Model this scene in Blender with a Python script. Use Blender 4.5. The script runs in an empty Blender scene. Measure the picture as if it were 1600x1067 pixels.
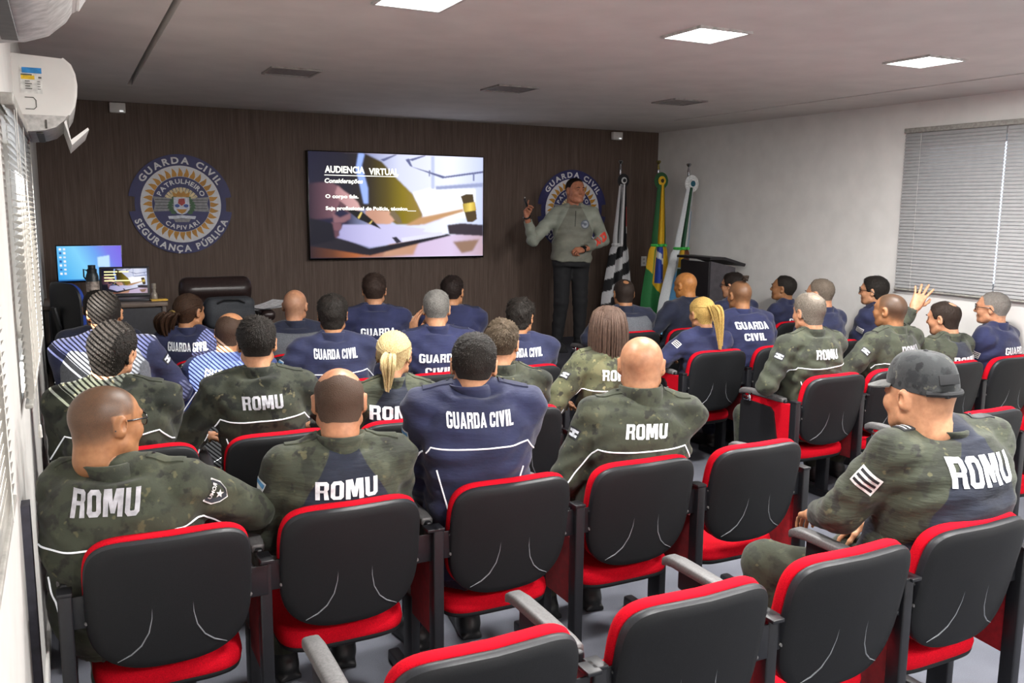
import bpy, bmesh, math, random
import numpy as np
from mathutils import Vector, Matrix
from mathutils.bvhtree import BVHTree
PI = math.pi
SC = bpy.context.scene
COL = SC.collection
rng = random.Random(7)
V3 = lambda *a: np.array(a, float)

# ------------------------------------------------------------------ materials
def lin(c):
    if isinstance(c, str):
        c = c.lstrip('#'); c = tuple(int(c[i:i+2], 16)/255 for i in (0, 2, 4))
    return tuple((x/12.92 if x <= .04045 else ((x+.055)/1.055)**2.4) for x in c[:3]) + (1,)
MATS = {}
class NB:
    """small node-tree builder"""
    def __init__(s, name):
        s.m = bpy.data.materials.new(name); s.m.use_nodes = True
        s.t = s.m.node_tree; s.n = s.t.nodes; s.l = s.t.links
        s.b = s.n['Principled BSDF']; s.out = s.n['Material Output']
    def add(s, typ, **kw):
        nd = s.n.new(typ)
        for k, v in kw.items():
            if hasattr(nd, k): setattr(nd, k, v)
            else: nd.inputs[k.replace('_', ' ')].default_value = v
        return nd
    def link(s, a, b): s.l.new(a, b)
    def coord(s, kind='Object', scale=(1, 1, 1)):
        tc = s.add('ShaderNodeTexCoord'); mp = s.add('ShaderNodeMapping'); mp.inputs['Scale'].default_value = scale
        s.link(tc.outputs[kind], mp.inputs['Vector']); return mp.outputs['Vector']
    def noise(s, vec, scale, detail=3, rough=.5):
        nz = s.add('ShaderNodeTexNoise'); nz.inputs['Scale'].default_value = scale
        nz.inputs['Detail'].default_value = detail; nz.inputs['Roughness'].default_value = rough
        if vec: s.link(vec, nz.inputs['Vector'])
        return nz.outputs['Fac']
    def ramp(s, fac, stops, interp='LINEAR'):
        r = s.add('ShaderNodeValToRGB'); r.color_ramp.interpolation = interp
        e = r.color_ramp.elements
        while len(e) < len(stops): e.new(.5)
        for i, (p, c) in enumerate(stops): e[i].position = p; e[i].color = lin(c)
        s.link(fac, r.inputs['Fac']); return r.outputs['Color']
    def mix(s, fac, a, b, mode='MIX'):
        m = s.add('ShaderNodeMix'); m.data_type = 'RGBA'; m.blend_type = mode
        for i, x in ((0, fac), (6, a), (7, b)):
            if isinstance(x, (int, float)): m.inputs[i].default_value = x
            elif isinstance(x, (tuple, list, str)): m.inputs[i].default_value = lin(x)
            else: s.link(x, m.inputs[i])
        return m.outputs[2]
    def bump(s, fac, strength=.3, dist=.002):
        b = s.add('ShaderNodeBump'); b.inputs['Strength'].default_value = strength; b.inputs['Distance'].default_value = dist
        s.link(fac, b.inputs['Height']); s.link(b.outputs['Normal'], s.b.inputs['Normal'])
    def base(s, c):
        if isinstance(c, (str, tuple)): s.b.inputs['Base Color'].default_value = lin(c)
        else: s.link(c, s.b.inputs['Base Color'])
    def set(s, rough=.6, metal=0, spec=.5, sheen=0):
        s.b.inputs['Roughness'].default_value = rough; s.b.inputs['Metallic'].default_value = metal
        s.b.inputs['Specular IOR Level'].default_value = spec
        if sheen: s.b.inputs['Sheen Weight'].default_value = sheen
def M(name, col=None, rough=.6, metal=0, spec=.5, nscale=40, var=.12, bump=.15, bdist=.001, sheen=0, emit=0, stretch=(1, 1, 1)):
    if name in MATS: return MATS[name]
    b = NB(name); v = b.coord('Object', stretch); nz = b.noise(v, nscale, 4)
    c = [int(col[i:i+2], 16)/255 for i in (1, 3, 5)]
    lo = tuple(max(0, x*(1-var)) for x in c); hi = tuple(min(1, x*(1+var)) for x in c)
    b.base(b.ramp(nz, [(.3, lo), (.7, hi)])); b.set(rough, metal, spec, sheen)
    if bump: b.bump(nz, bump, bdist)
    if emit:
        b.b.inputs['Emission Color'].default_value = lin(tuple(c)); b.b.inputs['Emission Strength'].default_value = emit
    MATS[name] = b.m; return b.m
def emis(name, col, strength):
    if name in MATS: return MATS[name]
    b = NB(name); b.base('#000000'); b.b.inputs['Emission Color'].default_value = lin(col); b.b.inputs['Emission Strength'].default_value = strength
    b.set(.4); MATS[name] = b.m; return b.m
def vcol_mat(name, attr='Col', rough=.6, emit=0):
    if name in MATS: return MATS[name]
    b = NB(name); a = b.add('ShaderNodeAttribute'); a.attribute_name = attr
    if emit:
        b.base('#050505'); b.link(a.outputs['Color'], b.b.inputs['Emission Color']); b.b.inputs['Emission Strength'].default_value = emit
        b.set(.35, spec=.2)
    else:
        v = b.coord('Object'); nz = b.noise(v, 60, 3); c = b.mix(.12, a.outputs['Color'], b.ramp(nz, [(.3, '#555555'), (.7, '#ffffff')]), 'MULTIPLY')
        b.base(c); b.set(rough); b.bump(nz, .1)
    MATS[name] = b.m; return b.m
def camo_nodes(b, pal, scale):
    v = b.coord('Object')
    n1 = b.noise(v, scale, 4, .55)
    base = b.ramp(n1, [(0, pal[0]), (.42, pal[0]), (.47, pal[1]), (.58, pal[1]), (.63, pal[2])])
    mp = b.add('ShaderNodeMapping'); mp.inputs['Location'].default_value = (3.1, 1.7, 5.3); b.link(v, mp.inputs['Vector'])
    n2 = b.noise(mp.outputs['Vector'], scale*1.9, 3, .5)
    m2 = b.ramp(n2, [(.58, '#000000'), (.64, '#ffffff')])
    c = b.mix(m2, base, pal[3])
    mp2 = b.add('ShaderNodeMapping'); mp2.inputs['Location'].default_value = (7.7, 9.1, 2.2); b.link(v, mp2.inputs['Vector'])
    n3 = b.noise(mp2.outputs['Vector'], scale*3, 2, .5)
    m3 = b.ramp(n3, [(.66, '#000000'), (.71, '#ffffff')])
    return b.mix(m3, c, pal[4]), v
CAMO = ['#30332b', '#3b3f33', '#46493a', '#2a2b26', '#575640']
CAMO2 = ['#3d3f30', '#55573f', '#656347', '#302f26', '#7d7655']
CAMOK = ['#26282a', '#343637', '#404243', '#1d1e20', '#55554d']
def camo(name, pal=CAMO, scale=9):
    if name in MATS: return MATS[name]
    b = NB(name); c, v = camo_nodes(b, pal, scale); b.base(c); b.set(.85, spec=.25, sheen=.1)
    b.bump(b.noise(v, 28, 5, .6), .35, .006); MATS[name] = b.m; return b.m
def combat(name):
    """raglan shirt: attribute zone > 0 camo sleeve, < 0 dark torso"""
    if name in MATS: return MATS[name]
    b = NB(name); c, v = camo_nodes(b, CAMO, 9)
    a = b.add('ShaderNodeAttribute'); a.attribute_name = 'zone'
    st = b.ramp(a.outputs['Fac'], [(.49, '#000000'), (.51, '#ffffff')])
    dk = b.ramp(b.noise(v, 14, 3), [(.3, '#181c28'), (.7, '#222736')])
    b.base(b.mix(st, dk, c)); b.set(.8, spec=.3, sheen=.1)
    vs = b.coord('Object', (3, 3, 14)); b.bump(b.noise(vs, 5, 3, .5), .5, .01); MATS[name] = b.m; return b.m
def navy(name='navy_cloth', c0='#1b1f38', c1='#292e4e'):
    if name in MATS: return MATS[name]
    b = NB(name); v = b.coord('Object'); n = b.noise(v, 7, 4, .55)
    b.base(b.ramp(n, [(.3, c0), (.7, c1)])); b.set(.8, spec=.3, sheen=.15)
    vs = b.coord('Object', (3, 3, 9)); b.bump(b.noise(vs, 7, 4, .55), .45, .008); MATS[name] = b.m; return b.m
def skin(name, sk, hr, dens):
    if name in MATS: return MATS[name]
    b = NB(name); a = b.add('ShaderNodeAttribute'); a.attribute_name = 'hm'
    v = b.coord('Object'); n = b.noise(v, 45, 4)
    c = [int(sk[i:i+2], 16)/255 for i in (1, 3, 5)]
    sc = b.ramp(n, [(.3, (c[0]*.92, c[1]*.87, c[2]*.84)), (.7, (min(1, c[0]*1.05), c[1]*1.02, c[2]))])
    n2 = b.noise(v, 420, 2)
    mm = b.add('ShaderNodeMath', operation='MULTIPLY_ADD'); b.link(n2, mm.inputs[0]); mm.inputs[1].default_value = .5; mm.inputs[2].default_value = -.25
    ad = b.add('ShaderNodeMath', operation='MULTIPLY'); b.link(a.outputs['Fac'], ad.inputs[0]); ad.inputs[1].default_value = dens
    m3 = b.add('ShaderNodeMath', operation='MULTIPLY_ADD'); b.link(mm.outputs[0], m3.inputs[0]); b.link(ad.outputs[0], m3.inputs[1]); b.link(ad.outputs[0], m3.inputs[2])
    m3.use_clamp = True
    b.base(b.mix(m3.outputs[0], sc, hr)); b.set(.48, spec=.4)
    b.b.inputs['Subsurface Weight'].default_value = .08; b.b.inputs['Subsurface Radius'].default_value = (.01, .004, .002); b.b.inputs['Subsurface Scale'].default_value = .5
    b.bump(n2, .12, .0008); MATS[name] = b.m; return b.m
def hairmat(name, c0, c1, stretch=(60, 60, 14), rough=.45):
    if name in MATS: return MATS[name]
    b = NB(name); v = b.coord('Object', stretch); n = b.noise(v, 4, 4, .6)
    b.base(b.ramp(n, [(.32, c0), (.68, c1)])); b.set(.62, spec=.22); b.bump(n, .7, .004); MATS[name] = b.m; return b.m

# ------------------------------------------------------------------ objects
def link(o, parent=None):
    COL.objects.link(o)
    if parent is not None: o.parent = parent
    return o
def empty(name, loc, label=None, cat=None, group=None, rz=0):
    o = bpy.data.objects.new(name, None); o.empty_display_size = .1; link(o)
    o.location = loc; o.rotation_euler = (0, 0, rz); tag(o, label, cat, group); return o
def tag(o, label=None, cat=None, group=None, kind=None):
    for k, v in (('label', label), ('category', cat), ('group', group), ('kind', kind)):
        if v: o[k] = v
    return o
def npmesh(name, V, Q, mats, parent=None, smooth=True, attrs=None, mi=None, tris=None):
    me = bpy.data.meshes.new(name); V = np.asarray(V, np.float32); Q = np.asarray(Q, np.int32).reshape(-1, 4)
    T = np.asarray(tris if tris is not None else [], np.int32).reshape(-1, 3)
    me.vertices.add(len(V)); me.vertices.foreach_set('co', V.ravel())
    me.loops.add(Q.size+T.size); me.loops.foreach_set('vertex_index', np.concatenate([Q.ravel(), T.ravel()]).astype(np.int32))
    me.polygons.add(len(Q)+len(T))
    me.polygons.foreach_set('loop_start', np.concatenate([np.arange(len(Q))*4, Q.size+np.arange(len(T))*3]).astype(np.int32))
    if mi is not None: me.polygons.foreach_set('material_index', np.asarray(mi, np.int32))
    me.update(calc_edges=True); me.validate()
    if smooth: me.polygons.foreach_set('use_smooth', np.ones(len(me.polygons), bool))
    for k, a in (attrs or {}).items():
        a = np.asarray(a, np.float32)
        if a.ndim == 1: at = me.attributes.new(k, 'FLOAT', 'POINT'); at.data.foreach_set('value', a)
        else: at = me.attributes.new(k, 'FLOAT_COLOR', 'POINT'); at.data.foreach_set('color', a.ravel())
    for m in (mats if isinstance(mats, (list, tuple)) else [mats]): me.materials.append(m)
    o = bpy.data.objects.new(name, me); link(o, parent); return o
class MB:
    """mesh builder of polygons with material indices; one object per build"""
    def __init__(s): s.v = []; s.f = []; s.mi = []; s.cur = 0
    def add(s, vs, fs):
        n = len(s.v); s.v += [tuple(map(float, p)) for p in vs]; s.f += [tuple(i+n for i in f) for f in fs]; s.mi += [s.cur]*len(fs); return s
    def box(s, c, d, R=None, bev=0):
        """box centre c, full dims d, chamfered edges"""
        hx, hy, hz = (x/2 for x in d)
        if bev <= 0:
            vs = [V3(x, y, z) for x in (-hx, hx) for y in (-hy, hy) for z in (-hz, hz)]
            fs = [(0, 1, 3, 2), (4, 6, 7, 5), (0, 4, 5, 1), (2, 3, 7, 6), (0, 2, 6, 4), (1, 5, 7, 3)]
        else:
            b = min(bev, hx*.99, hy*.99, hz*.99); bm = bmesh.new(); bmesh.ops.create_cube(bm, size=1)
            for v in bm.verts: v.co = Vector((v.co.x*2*hx, v.co.y*2*hy, v.co.z*2*hz))
            bmesh.ops.bevel(bm, geom=list(bm.edges), offset=b, segments=3, profile=.5, affect='EDGES')
            bm.verts.index_update(); vs = [np.array(v.co) for v in bm.verts]; fs = [tuple(v.index for v in f.verts) for f in bm.faces]; bm.free()
        if R is not None: vs = [np.asarray(R) @ v for v in vs]
        return s.add([v+np.asarray(c, float) for v in vs], fs)
    def bar(s, a, b, w, d, bev=0, up=(0, 0, 1)):
        a, b = np.asarray(a, float), np.asarray(b, float); z = b-a; L = np.linalg.norm(z); z /= L
        x = np.cross(up, z)
        if np.linalg.norm(x) < 1e-4: x = np.cross((0, 1, 0), z)
        x /= np.linalg.norm(x); y = np.cross(z, x)
        return s.box((a+b)/2, (w, d, L), np.stack([x, y, z], 1), bev)
    def loft(s, rings, cap0=True, cap1=True, closed=True):
        n = len(rings[0]); base = len(s.v); vs = [p for r in rings for p in r]; fs = []
        for i in range(len(rings)-1):
            for j in range(n if closed else n-1):
                k = (j+1) % n; fs.append((i*n+j, i*n+k, (i+1)*n+k, (i+1)*n+j))
        if cap0: fs.append(tuple(range(n))[::-1])
        if cap1: fs.append(tuple((len(rings)-1)*n+j for j in range(n)))
        return s.add(vs, fs)
    def tube(s, pts, r, n=8, caps=True):
        pts = [np.asarray(p, float) for p in pts]; rs = r if isinstance(r, (list, tuple, np.ndarray)) else [r]*len(pts)
        rings = []; px = None
        for i, p in enumerate(pts):
            t = pts[min(i+1, len(pts)-1)]-pts[max(i-1, 0)]; t /= max(1e-9, np.linalg.norm(t))
            if px is None: px = np.cross(t, (0, 0, 1)) if abs(t[2]) < .9 else np.cross(t, (1, 0, 0))
            px = px-t*(px@t); px /= np.linalg.norm(px); py = np.cross(t, px)
            rings.append([p+rs[i]*(math.cos(2*PI*j/n)*px+math.sin(2*PI*j/n)*py) for j in range(n)])
        return s.loft(rings, caps, caps)
    def lathe(s, c, prof, n=20, axis='z'):
        c = np.asarray(c, float); rings = []
        for r, h in prof:
            ring = []
            for j in range(n):
                a = 2*PI*j/n; q = V3(r*math.cos(a), r*math.sin(a), h)
                if axis == 'y': q = V3(q[0], -q[2], q[1])
                if axis == 'x': q = V3(q[2], q[0], q[1])
                ring.append(c+q)
            rings.append(ring)
        return s.loft(rings)
    def build(s, name, mats, parent=None, smooth=True, R=None, T=None, sharp=None):
        me = bpy.data.meshes.new(name); vs = s.v
        if R is not None: vs = [np.asarray(R) @ np.asarray(v) for v in vs]
        if T is not None: vs = [np.asarray(v)+np.asarray(T) for v in vs]
        me.from_pydata([tuple(v) for v in vs], [], s.f); me.polygons.foreach_set('material_index', s.mi)
        bm = bmesh.new(); bm.from_mesh(me); bmesh.ops.recalc_face_normals(bm, faces=bm.faces); bm.to_mesh(me); bm.free()
        for m in (mats if isinstance(mats, (list, tuple)) else [mats]): me.materials.append(m)
        if smooth:
            me.polygons.foreach_set('use_smooth', [True]*len(me.polygons))
            me.set_sharp_from_angle(angle=math.radians(sharp or 38))
        o = bpy.data.objects.new(name, me); link(o, parent); return o
def rotz(a): c, s = math.cos(a), math.sin(a); return np.array([[c, -s, 0], [s, c, 0], [0, 0, 1]])
def rotx(a): c, s = math.cos(a), math.sin(a); return np.array([[1, 0, 0], [0, c, -s], [0, s, c]])
def roty(a): c, s = math.cos(a), math.sin(a); return np.array([[c, 0, s], [0, 1, 0], [-s, 0, c]])
D2R = math.radians
# lettering -> flat polygons
_TX = {}
def text_poly(txt, bold=.02, res=3, spacing=1.0):
    key = (txt, bold, res, spacing)
    if key in _TX: return _TX[key]
    cu = bpy.data.curves.new('lettering', 'FONT'); cu.body = txt; cu.size = 1; cu.offset = bold; cu.resolution_u = res
    cu.space_character = spacing; cu.fill_mode = 'FRONT'
    ob = bpy.data.objects.new('lettering', cu); COL.objects.link(ob)
    dg = bpy.context.evaluated_depsgraph_get(); dg.update()
    me = bpy.data.meshes.new_from_object(ob.evaluated_get(dg))
    vs = np.array([v.co[:2] for v in me.vertices]) if len(me.vertices) else np.zeros((0, 2)); fs = [tuple(p.vertices) for p in me.polygons]
    bpy.data.objects.remove(ob); bpy.data.curves.remove(cu); bpy.data.meshes.remove(me)
    _TX[key] = (vs, fs); return vs, fs
# heavy block capitals for the uniform backs: strokes as quads in a 0..w by 0..1 cell
def _blk(ch, t=.18, s=.225, w=.66, k=.14):
    Q = []
    def rect(x0, x1, z0, z1): Q.append([(x0, z0), (x1, z0), (x1, z1), (x0, z1)])
    def ring(segs):
        o = [(k, 0), (w-k, 0), (w, k), (w, 1-k), (w-k, 1), (k, 1), (0, 1-k), (0, k)]; i = [(s+.03, t), (w-s-.03, t), (w-s, t+.04), (w-s, 1-t-.04), (w-s-.03, 1-t), (s+.03, 1-t), (s, 1-t-.04), (s, t+.04)]
        for a in segs: b = (a+1) % 8; Q.append([o[a], o[b], i[b], i[a]])
    if ch == 'I': w = .27; rect(0, .27, 0, 1)
    elif ch == 'L': w = .54; rect(0, s, 0, 1); rect(s, w, 0, t)
    elif ch == 'O': ring(range(8))
    elif ch == 'U': ring([0, 1, 7]); rect(0, s, k, 1); rect(w-s, w, k, 1)
    elif ch == 'C': ring([0, 1, 4, 3+0 if False else 4, 5, 6, 7, 3]) if False else ring([0, 1, 3, 4, 5, 6, 7]); rect(w-s, w, k, .36); rect(w-s, w, .64, 1-k)
    elif ch == 'G': ring([0, 1, 3, 4, 5, 6, 7]); rect(w-s, w, k, .5); rect(.38, w, .36, .54); rect(w-s, w, .7, 1-k)
    elif ch == 'D': rect(0, s, 0, 1); ring([1, 2, 3]); rect(s-.01, w-k, 0, t); rect(s-.01, w-k, 1-t, 1)
    elif ch == 'R':
        rect(0, s, 0, 1); rect(s, w-.1, 1-t, 1); rect(s, w-.1, .4, .55); Q.append([(w-.1, 1), (w, .9), (w-s, .74), (w-s, 1-t)]); rect(w-s, w, .62, .9); Q.append([(w, .62), (w-.08, .5), (w-s-.02, .5), (w-s, .64)]); Q.append([(w-s-.03, .5), (w-.06, .5), (w+.02, 0), (w-s+.01, 0)])
    elif ch == 'A': w = .72; Q += [[(0, 0), (.22, 0), (.43, 1), (.26, 1)], [(.5, 0), (.72, 0), (.46, 1), (.29, 1)], [(.16, .17), (.56, .17), (.53, .32), (.19, .32)]]
    elif ch == 'V': w = .7; Q += [[(0, 1), (.26, 1), (.45, 0), (.23, 0)], [(.44, 1), (.7, 1), (.47, 0), (.25, 0)]]
    elif ch == 'M': w = .92; rect(0, .24, 0, 1); rect(w-.24, w, 0, 1); Q += [[(.14, 1), (.36, 1), (.56, .12), (.36, .12)], [(w-.36, 1), (w-.14, 1), (w-.36, .12), (w-.56, .12)]]
    return Q, w
def block_fit(txt, w, h):
    P, F, x = [], [], 0
    for ch in txt:
        if ch == ' ': x += .3; continue
        Q, cw = _blk(ch)
        for q in Q:   # split each stroke so it can follow a curved back
            a, b, c, d = (np.array(p)+np.array([x, 0]) for p in q); n = len(P); m = 3
            for j in range(m+1):
                for i in range(m+1): P.append((a*(1-i/m)+b*i/m)*(1-j/m)+(d*(1-i/m)+c*i/m)*j/m)
            F += [(n+j*(m+1)+i, n+j*(m+1)+i+1, n+(j+1)*(m+1)+i+1, n+(j+1)*(m+1)+i) for j in range(m) for i in range(m)]
        x += cw+.1
    P = np.array(P); W_ = x-.1; return np.stack([(P[:, 0]-W_/2)*w/W_, (P[:, 1]-.5)*h], 1), F
def text_fit(txt, w, h, bold=.02, spacing=1.0):
    """scaled to width w (or natural if None) and cap height h, centred"""
    vs, fs = text_poly(txt, bold, 3, spacing); lo, hi = vs.min(0), vs.max(0)
    cap = text_poly('H', bold)[0]; ch = cap[:, 1].max()-cap[:, 1].min()
    sy = h/ch; sx = (w/(hi[0]-lo[0])) if w else sy
    return np.stack([(vs[:, 0]-(lo[0]+hi[0])/2)*sx, vs[:, 1]*sy-h/2], 1), fs
# ------------------------------------------------------------------ implicit surfaces
class Vox:
    def __init__(s, lo, hi, h):
        s.lo = np.asarray(lo, float); s.h = h; s.n = np.ceil((np.asarray(hi)-s.lo)/h).astype(int)+1
        s.F = np.full(s.n, .5, np.float32)
        s.ax = [(s.lo[i]+h*np.arange(s.n[i])).astype(np.float32) for i in range(3)]
    def sub(s, lo, hi):
        i0 = np.clip(np.floor((np.asarray(lo)-s.lo)/s.h).astype(int), 0, s.n); i1 = np.clip(np.ceil((np.asarray(hi)-s.lo)/s.h).astype(int)+1, 0, s.n)
        sl = tuple(slice(a, b) for a, b in zip(i0, i1))
        g = [s.ax[i][sl[i]] for i in range(3)]
        return sl, g[0][:, None, None], g[1][None, :, None], g[2][None, None, :]
    def union(s, fn, lo, hi, k=.02):
        m = k+.02; sl, X, Y, Z = s.sub(np.asarray(lo)-m, np.asarray(hi)+m)
        if 0 in s.F[sl].shape: return s
        d = fn(X, Y, Z); a = s.F[sl]
        if k <= 0: s.F[sl] = np.minimum(a, d); return s
        h = np.clip(.5+.5*(d-a)/k, 0, 1); s.F[sl] = d*(1-h)+a*h-k*h*(1-h); return s
    def carve(s, fn, lo, hi, k=.01):
        m = k+.01; sl, X, Y, Z = s.sub(np.asarray(lo)-m, np.asarray(hi)+m)
        if 0 in s.F[sl].shape: return s
        d = -fn(X, Y, Z); a = s.F[sl]; h = np.clip(.5-.5*(d-a)/k, 0, 1); s.F[sl] = d*(1-h)+a*h+k*h*(1-h); return s
    def cap(s, a, b, ra, rb=None, k=.02, carve=False):
        a, b = np.asarray(a, float), np.asarray(b, float); rb = ra if rb is None else rb; R = max(ra, rb)
        ab = b-a; L2 = max(1e-9, float(ab @ ab))
        def fn(X, Y, Z):
            t = np.clip(((X-a[0])*ab[0]+(Y-a[1])*ab[1]+(Z-a[2])*ab[2])/L2, 0, 1)
            return np.sqrt((X-a[0]-t*ab[0])**2+(Y-a[1]-t*ab[1])**2+(Z-a[2]-t*ab[2])**2)-(ra+(rb-ra)*t)
        return (s.carve if carve else s.union)(fn, np.minimum(a, b)-R, np.maximum(a, b)+R, k)
    def ell(s, c, r, R=None, k=.02, carve=False):
        c, r = np.asarray(c, float), np.asarray(r, float); A = np.eye(3) if R is None else np.asarray(R).T
        def fn(X, Y, Z):
            x, y, z = X-c[0], Y-c[1], Z-c[2]
            q = [A[i, 0]*x+A[i, 1]*y+A[i, 2]*z for i in range(3)]
            k0 = np.sqrt(sum((q[i]/r[i])**2 for i in range(3))); k1 = np.sqrt(sum((q[i]/r[i]**2)**2 for i in range(3)))
            return k0*(k0-1)/np.maximum(k1, 1e-6)
        m = r.max(); return (s.carve if carve else s.union)(fn, c-m, c+m, k)
    def net(s):
        F = s.F; F = np.pad(F, 1, constant_values=.5); lo = s.lo-s.h
        I_ = F < 0; c = np.zeros(np.array(F.shape)-1, np.int8)
        cs = [(i, j, k) for i in (0, 1) for j in (0, 1) for k in (0, 1)]
        nx, ny, nz = c.shape
        for i, j, k in cs: c += I_[i:i+nx, j:j+ny, k:k+nz]
        act = (c > 0) & (c < 8); idx = np.full(c.shape, -1, np.int32); I, J, K = np.nonzero(act); idx[act] = np.arange(len(I))
        f = {q: F[I+q[0], J+q[1], K+q[2]] for q in cs}
        pos = np.zeros((len(I), 3), np.float32); cnt = np.zeros(len(I), np.float32)
        for a in cs:
            for d in range(3):
                if a[d]: continue
                b = list(a); b[d] = 1; b = tuple(b); fa, fb = f[a], f[b]; m = (fa < 0) != (fb < 0)
                t = np.where(m, fa/np.where(m, fa-fb, 1), 0)
                for e in range(3): pos[:, e] += m*(a[e]+(t if e == d else 0))
                cnt += m
        V = (pos/cnt[:, None]+np.stack([I, J, K], 1))*s.h+lo
        Q = []
        for d in range(3):
            o = [e for e in range(3) if e != d]
            n0 = [slice(None)]*3; n1 = [slice(None)]*3; n0[d] = slice(0, -1); n1[d] = slice(1, None)
            ch = I_[tuple(n0)] != I_[tuple(n1)]
            P = np.argwhere(ch); P = P[(P[:, o[0]] > 0) & (P[:, o[1]] > 0) & (P[:, o[0]] < F.shape[o[0]]-1) & (P[:, o[1]] < F.shape[o[1]]-1)]
            sg = I_[P[:, 0], P[:, 1], P[:, 2]]
            q = []
            for du, dv in ((-1, -1), (0, -1), (0, 0), (-1, 0)):
                B = P.copy(); B[:, o[0]] += du; B[:, o[1]] += dv; q.append(idx[B[:, 0], B[:, 1], B[:, 2]])
            q = np.stack(q, 1); flip = sg if d != 1 else ~sg
            q[~flip] = q[~flip][:, ::-1]; Q.append(q)
        return V, np.concatenate(Q)
def joinm(parts):
    Vs, Qs, n = [], [], 0
    for v, q in parts: Vs.append(v); Qs.append(q+n); n += len(v)
    return np.concatenate(Vs), np.concatenate(Qs)
def vnormals(V, Q):
    n = np.cross(V[Q[:, 2]]-V[Q[:, 0]], V[Q[:, 3]]-V[Q[:, 1]]); N = np.zeros_like(V)
    for i in range(4): np.add.at(N, Q[:, i], n)
    return N/np.maximum(1e-9, np.linalg.norm(N, axis=1))[:, None]
def bvh_of(V, Q): return BVHTree.FromPolygons([Vector(v) for v in V.tolist()], Q.tolist())
def ss(x): x = np.clip(x, 0, 1); return x*x*(3-2*x)
def nz3(V, f, seed=0):
    r = np.random.RandomState(seed); o = np.zeros(len(V))
    for i in range(6):
        k = r.normal(size=3); k *= f*(.6+.9*r.rand())/np.linalg.norm(k); o += np.sin(V @ k+r.rand()*6.28)
    return o/6

# ------------------------------------------------------------------ canonical head (ear level origin, faces +y)
def head_sdf(h, wide=1.0, fem=False):
    v = Vox((-.115, -.125, -.2), (.115, .145, .135), h)
    v.ell((0, -.014, .03), (.0775, .1, .09), k=.001)
    v.ell((0, .022, .03), (.069, .074, .074), k=.03)
    jw = .054 if fem else .059*min(1.06, wide)
    v.ell((0, .033, -.045), (jw, .06, .066), k=.035)
    v.ell((0, .074, -.088), (.024, .024, .02), k=.025)
    for s in (-1, 1):
        v.ell((s*.043, .058, -.022), (.024, .03, .026), k=.025)
        v.cap((s*.012, .098, .033), (s*.043, .084, .031), .010, .008, k=.016)
        v.cap((s*.056, .01, -.06), (s*.04, .05, -.085), .016, .016, k=.03)
    for s in (-1, 1): v.ell((s*.031, .104, .012), (.016, .014, .011), k=.012, carve=True)
    for s in (-1, 1): v.ell((s*.031, .0865, .012), (.0145, .0125, .0105), k=.004)
    v.cap((0, .092, .024), (0, .112, -.018), .0085, .0125, k=.014)
    for s in (-1, 1): v.ell((s*.011, .1, -.022), (.008, .011, .008), k=.008)
    v.ell((0, .089, -.05), (.022, .014, .0065), k=.008); v.ell((0, .087, -.061), (.019, .014, .007), k=.008)
    v.ell((0, .105, -.0555), (.02, .007, .0016), k=.002, carve=True)
    for s in (-1, 1):
        R = rotz(s*D2R(-22)) @ rotx(D2R(-12))
        v.ell((s*.083, -.012, .002), (.0085, .02, .032), R, k=.006)
        v.ell((s*.079, -.004, -.022), (.007, .01, .012), R, k=.006)
        v.ell((s*.092, -.004, .004), (.008, .0105, .018), R, k=.004, carve=True)
    nk = .05 if fem else .0595*wide
    v.cap((0, -.03, -.05), (0, -.04, -.1), nk, nk*.95, k=.03)
    V, Q = v.net()
    V = V.copy(); sc = np.where(V[:, 2] > -.12, 1, 1); V[:, 0] *= (1+(wide-1)*.6)*sc
    return V, Q
HEADS = {}
def head(h, wide, fem):
    key = (h, round(wide, 2), fem)
    if key not in HEADS: HEADS[key] = head_sdf(h, wide, fem)
    return HEADS[key]
def hair_mask(V, style):
    x, y, z = V[:, 0], V[:, 1], V[:, 2]
    zt = np.interp(y, [-.12, -.06, -.035, -.012, .0, .02, .034, .05, .075, .1], [-.068, -.066, -.05, -.01, .012, .006, .01, .058, .078, .092])
    m = ss((z-zt)/.03+.25)
    m *= 1-ss((np.abs(x)-.0795)/.004)*((z < .036) & (y < .03) & (y > -.045))
    if style in ('fade', 'spiky'): m = m*ss((z-(zt-.005))/.11+.02)**.8
    if style == 'buzz': m = ss((z-zt)/.06+.25)*m*(.72+.28*ss((z-zt)/.09))
    if style == 'bald': m = m*(.12+.2*ss((.055-z)/.06))
    if style == 'balding':
        top = ss((z-.055+np.clip(-y-.05, 0, .1)*-.5)/.035); crown = np.exp(-(((y+.07)/.03)**2+((z-.08)/.03)**2))
        m = m*(1-.93*top*(y > -.075))*(1-.3*crown)
    if style == 'crown':
        d = np.sqrt((x/.034)**2+((y+.062)/.036)**2+((z-.098)/.05)**2); m = m*ss((d-.65)/.7)
    if style == 'receding': m = m*ss((.075-y+.25*(np.abs(x) < .03)*.1)/.04+.1)
    return m
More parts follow.
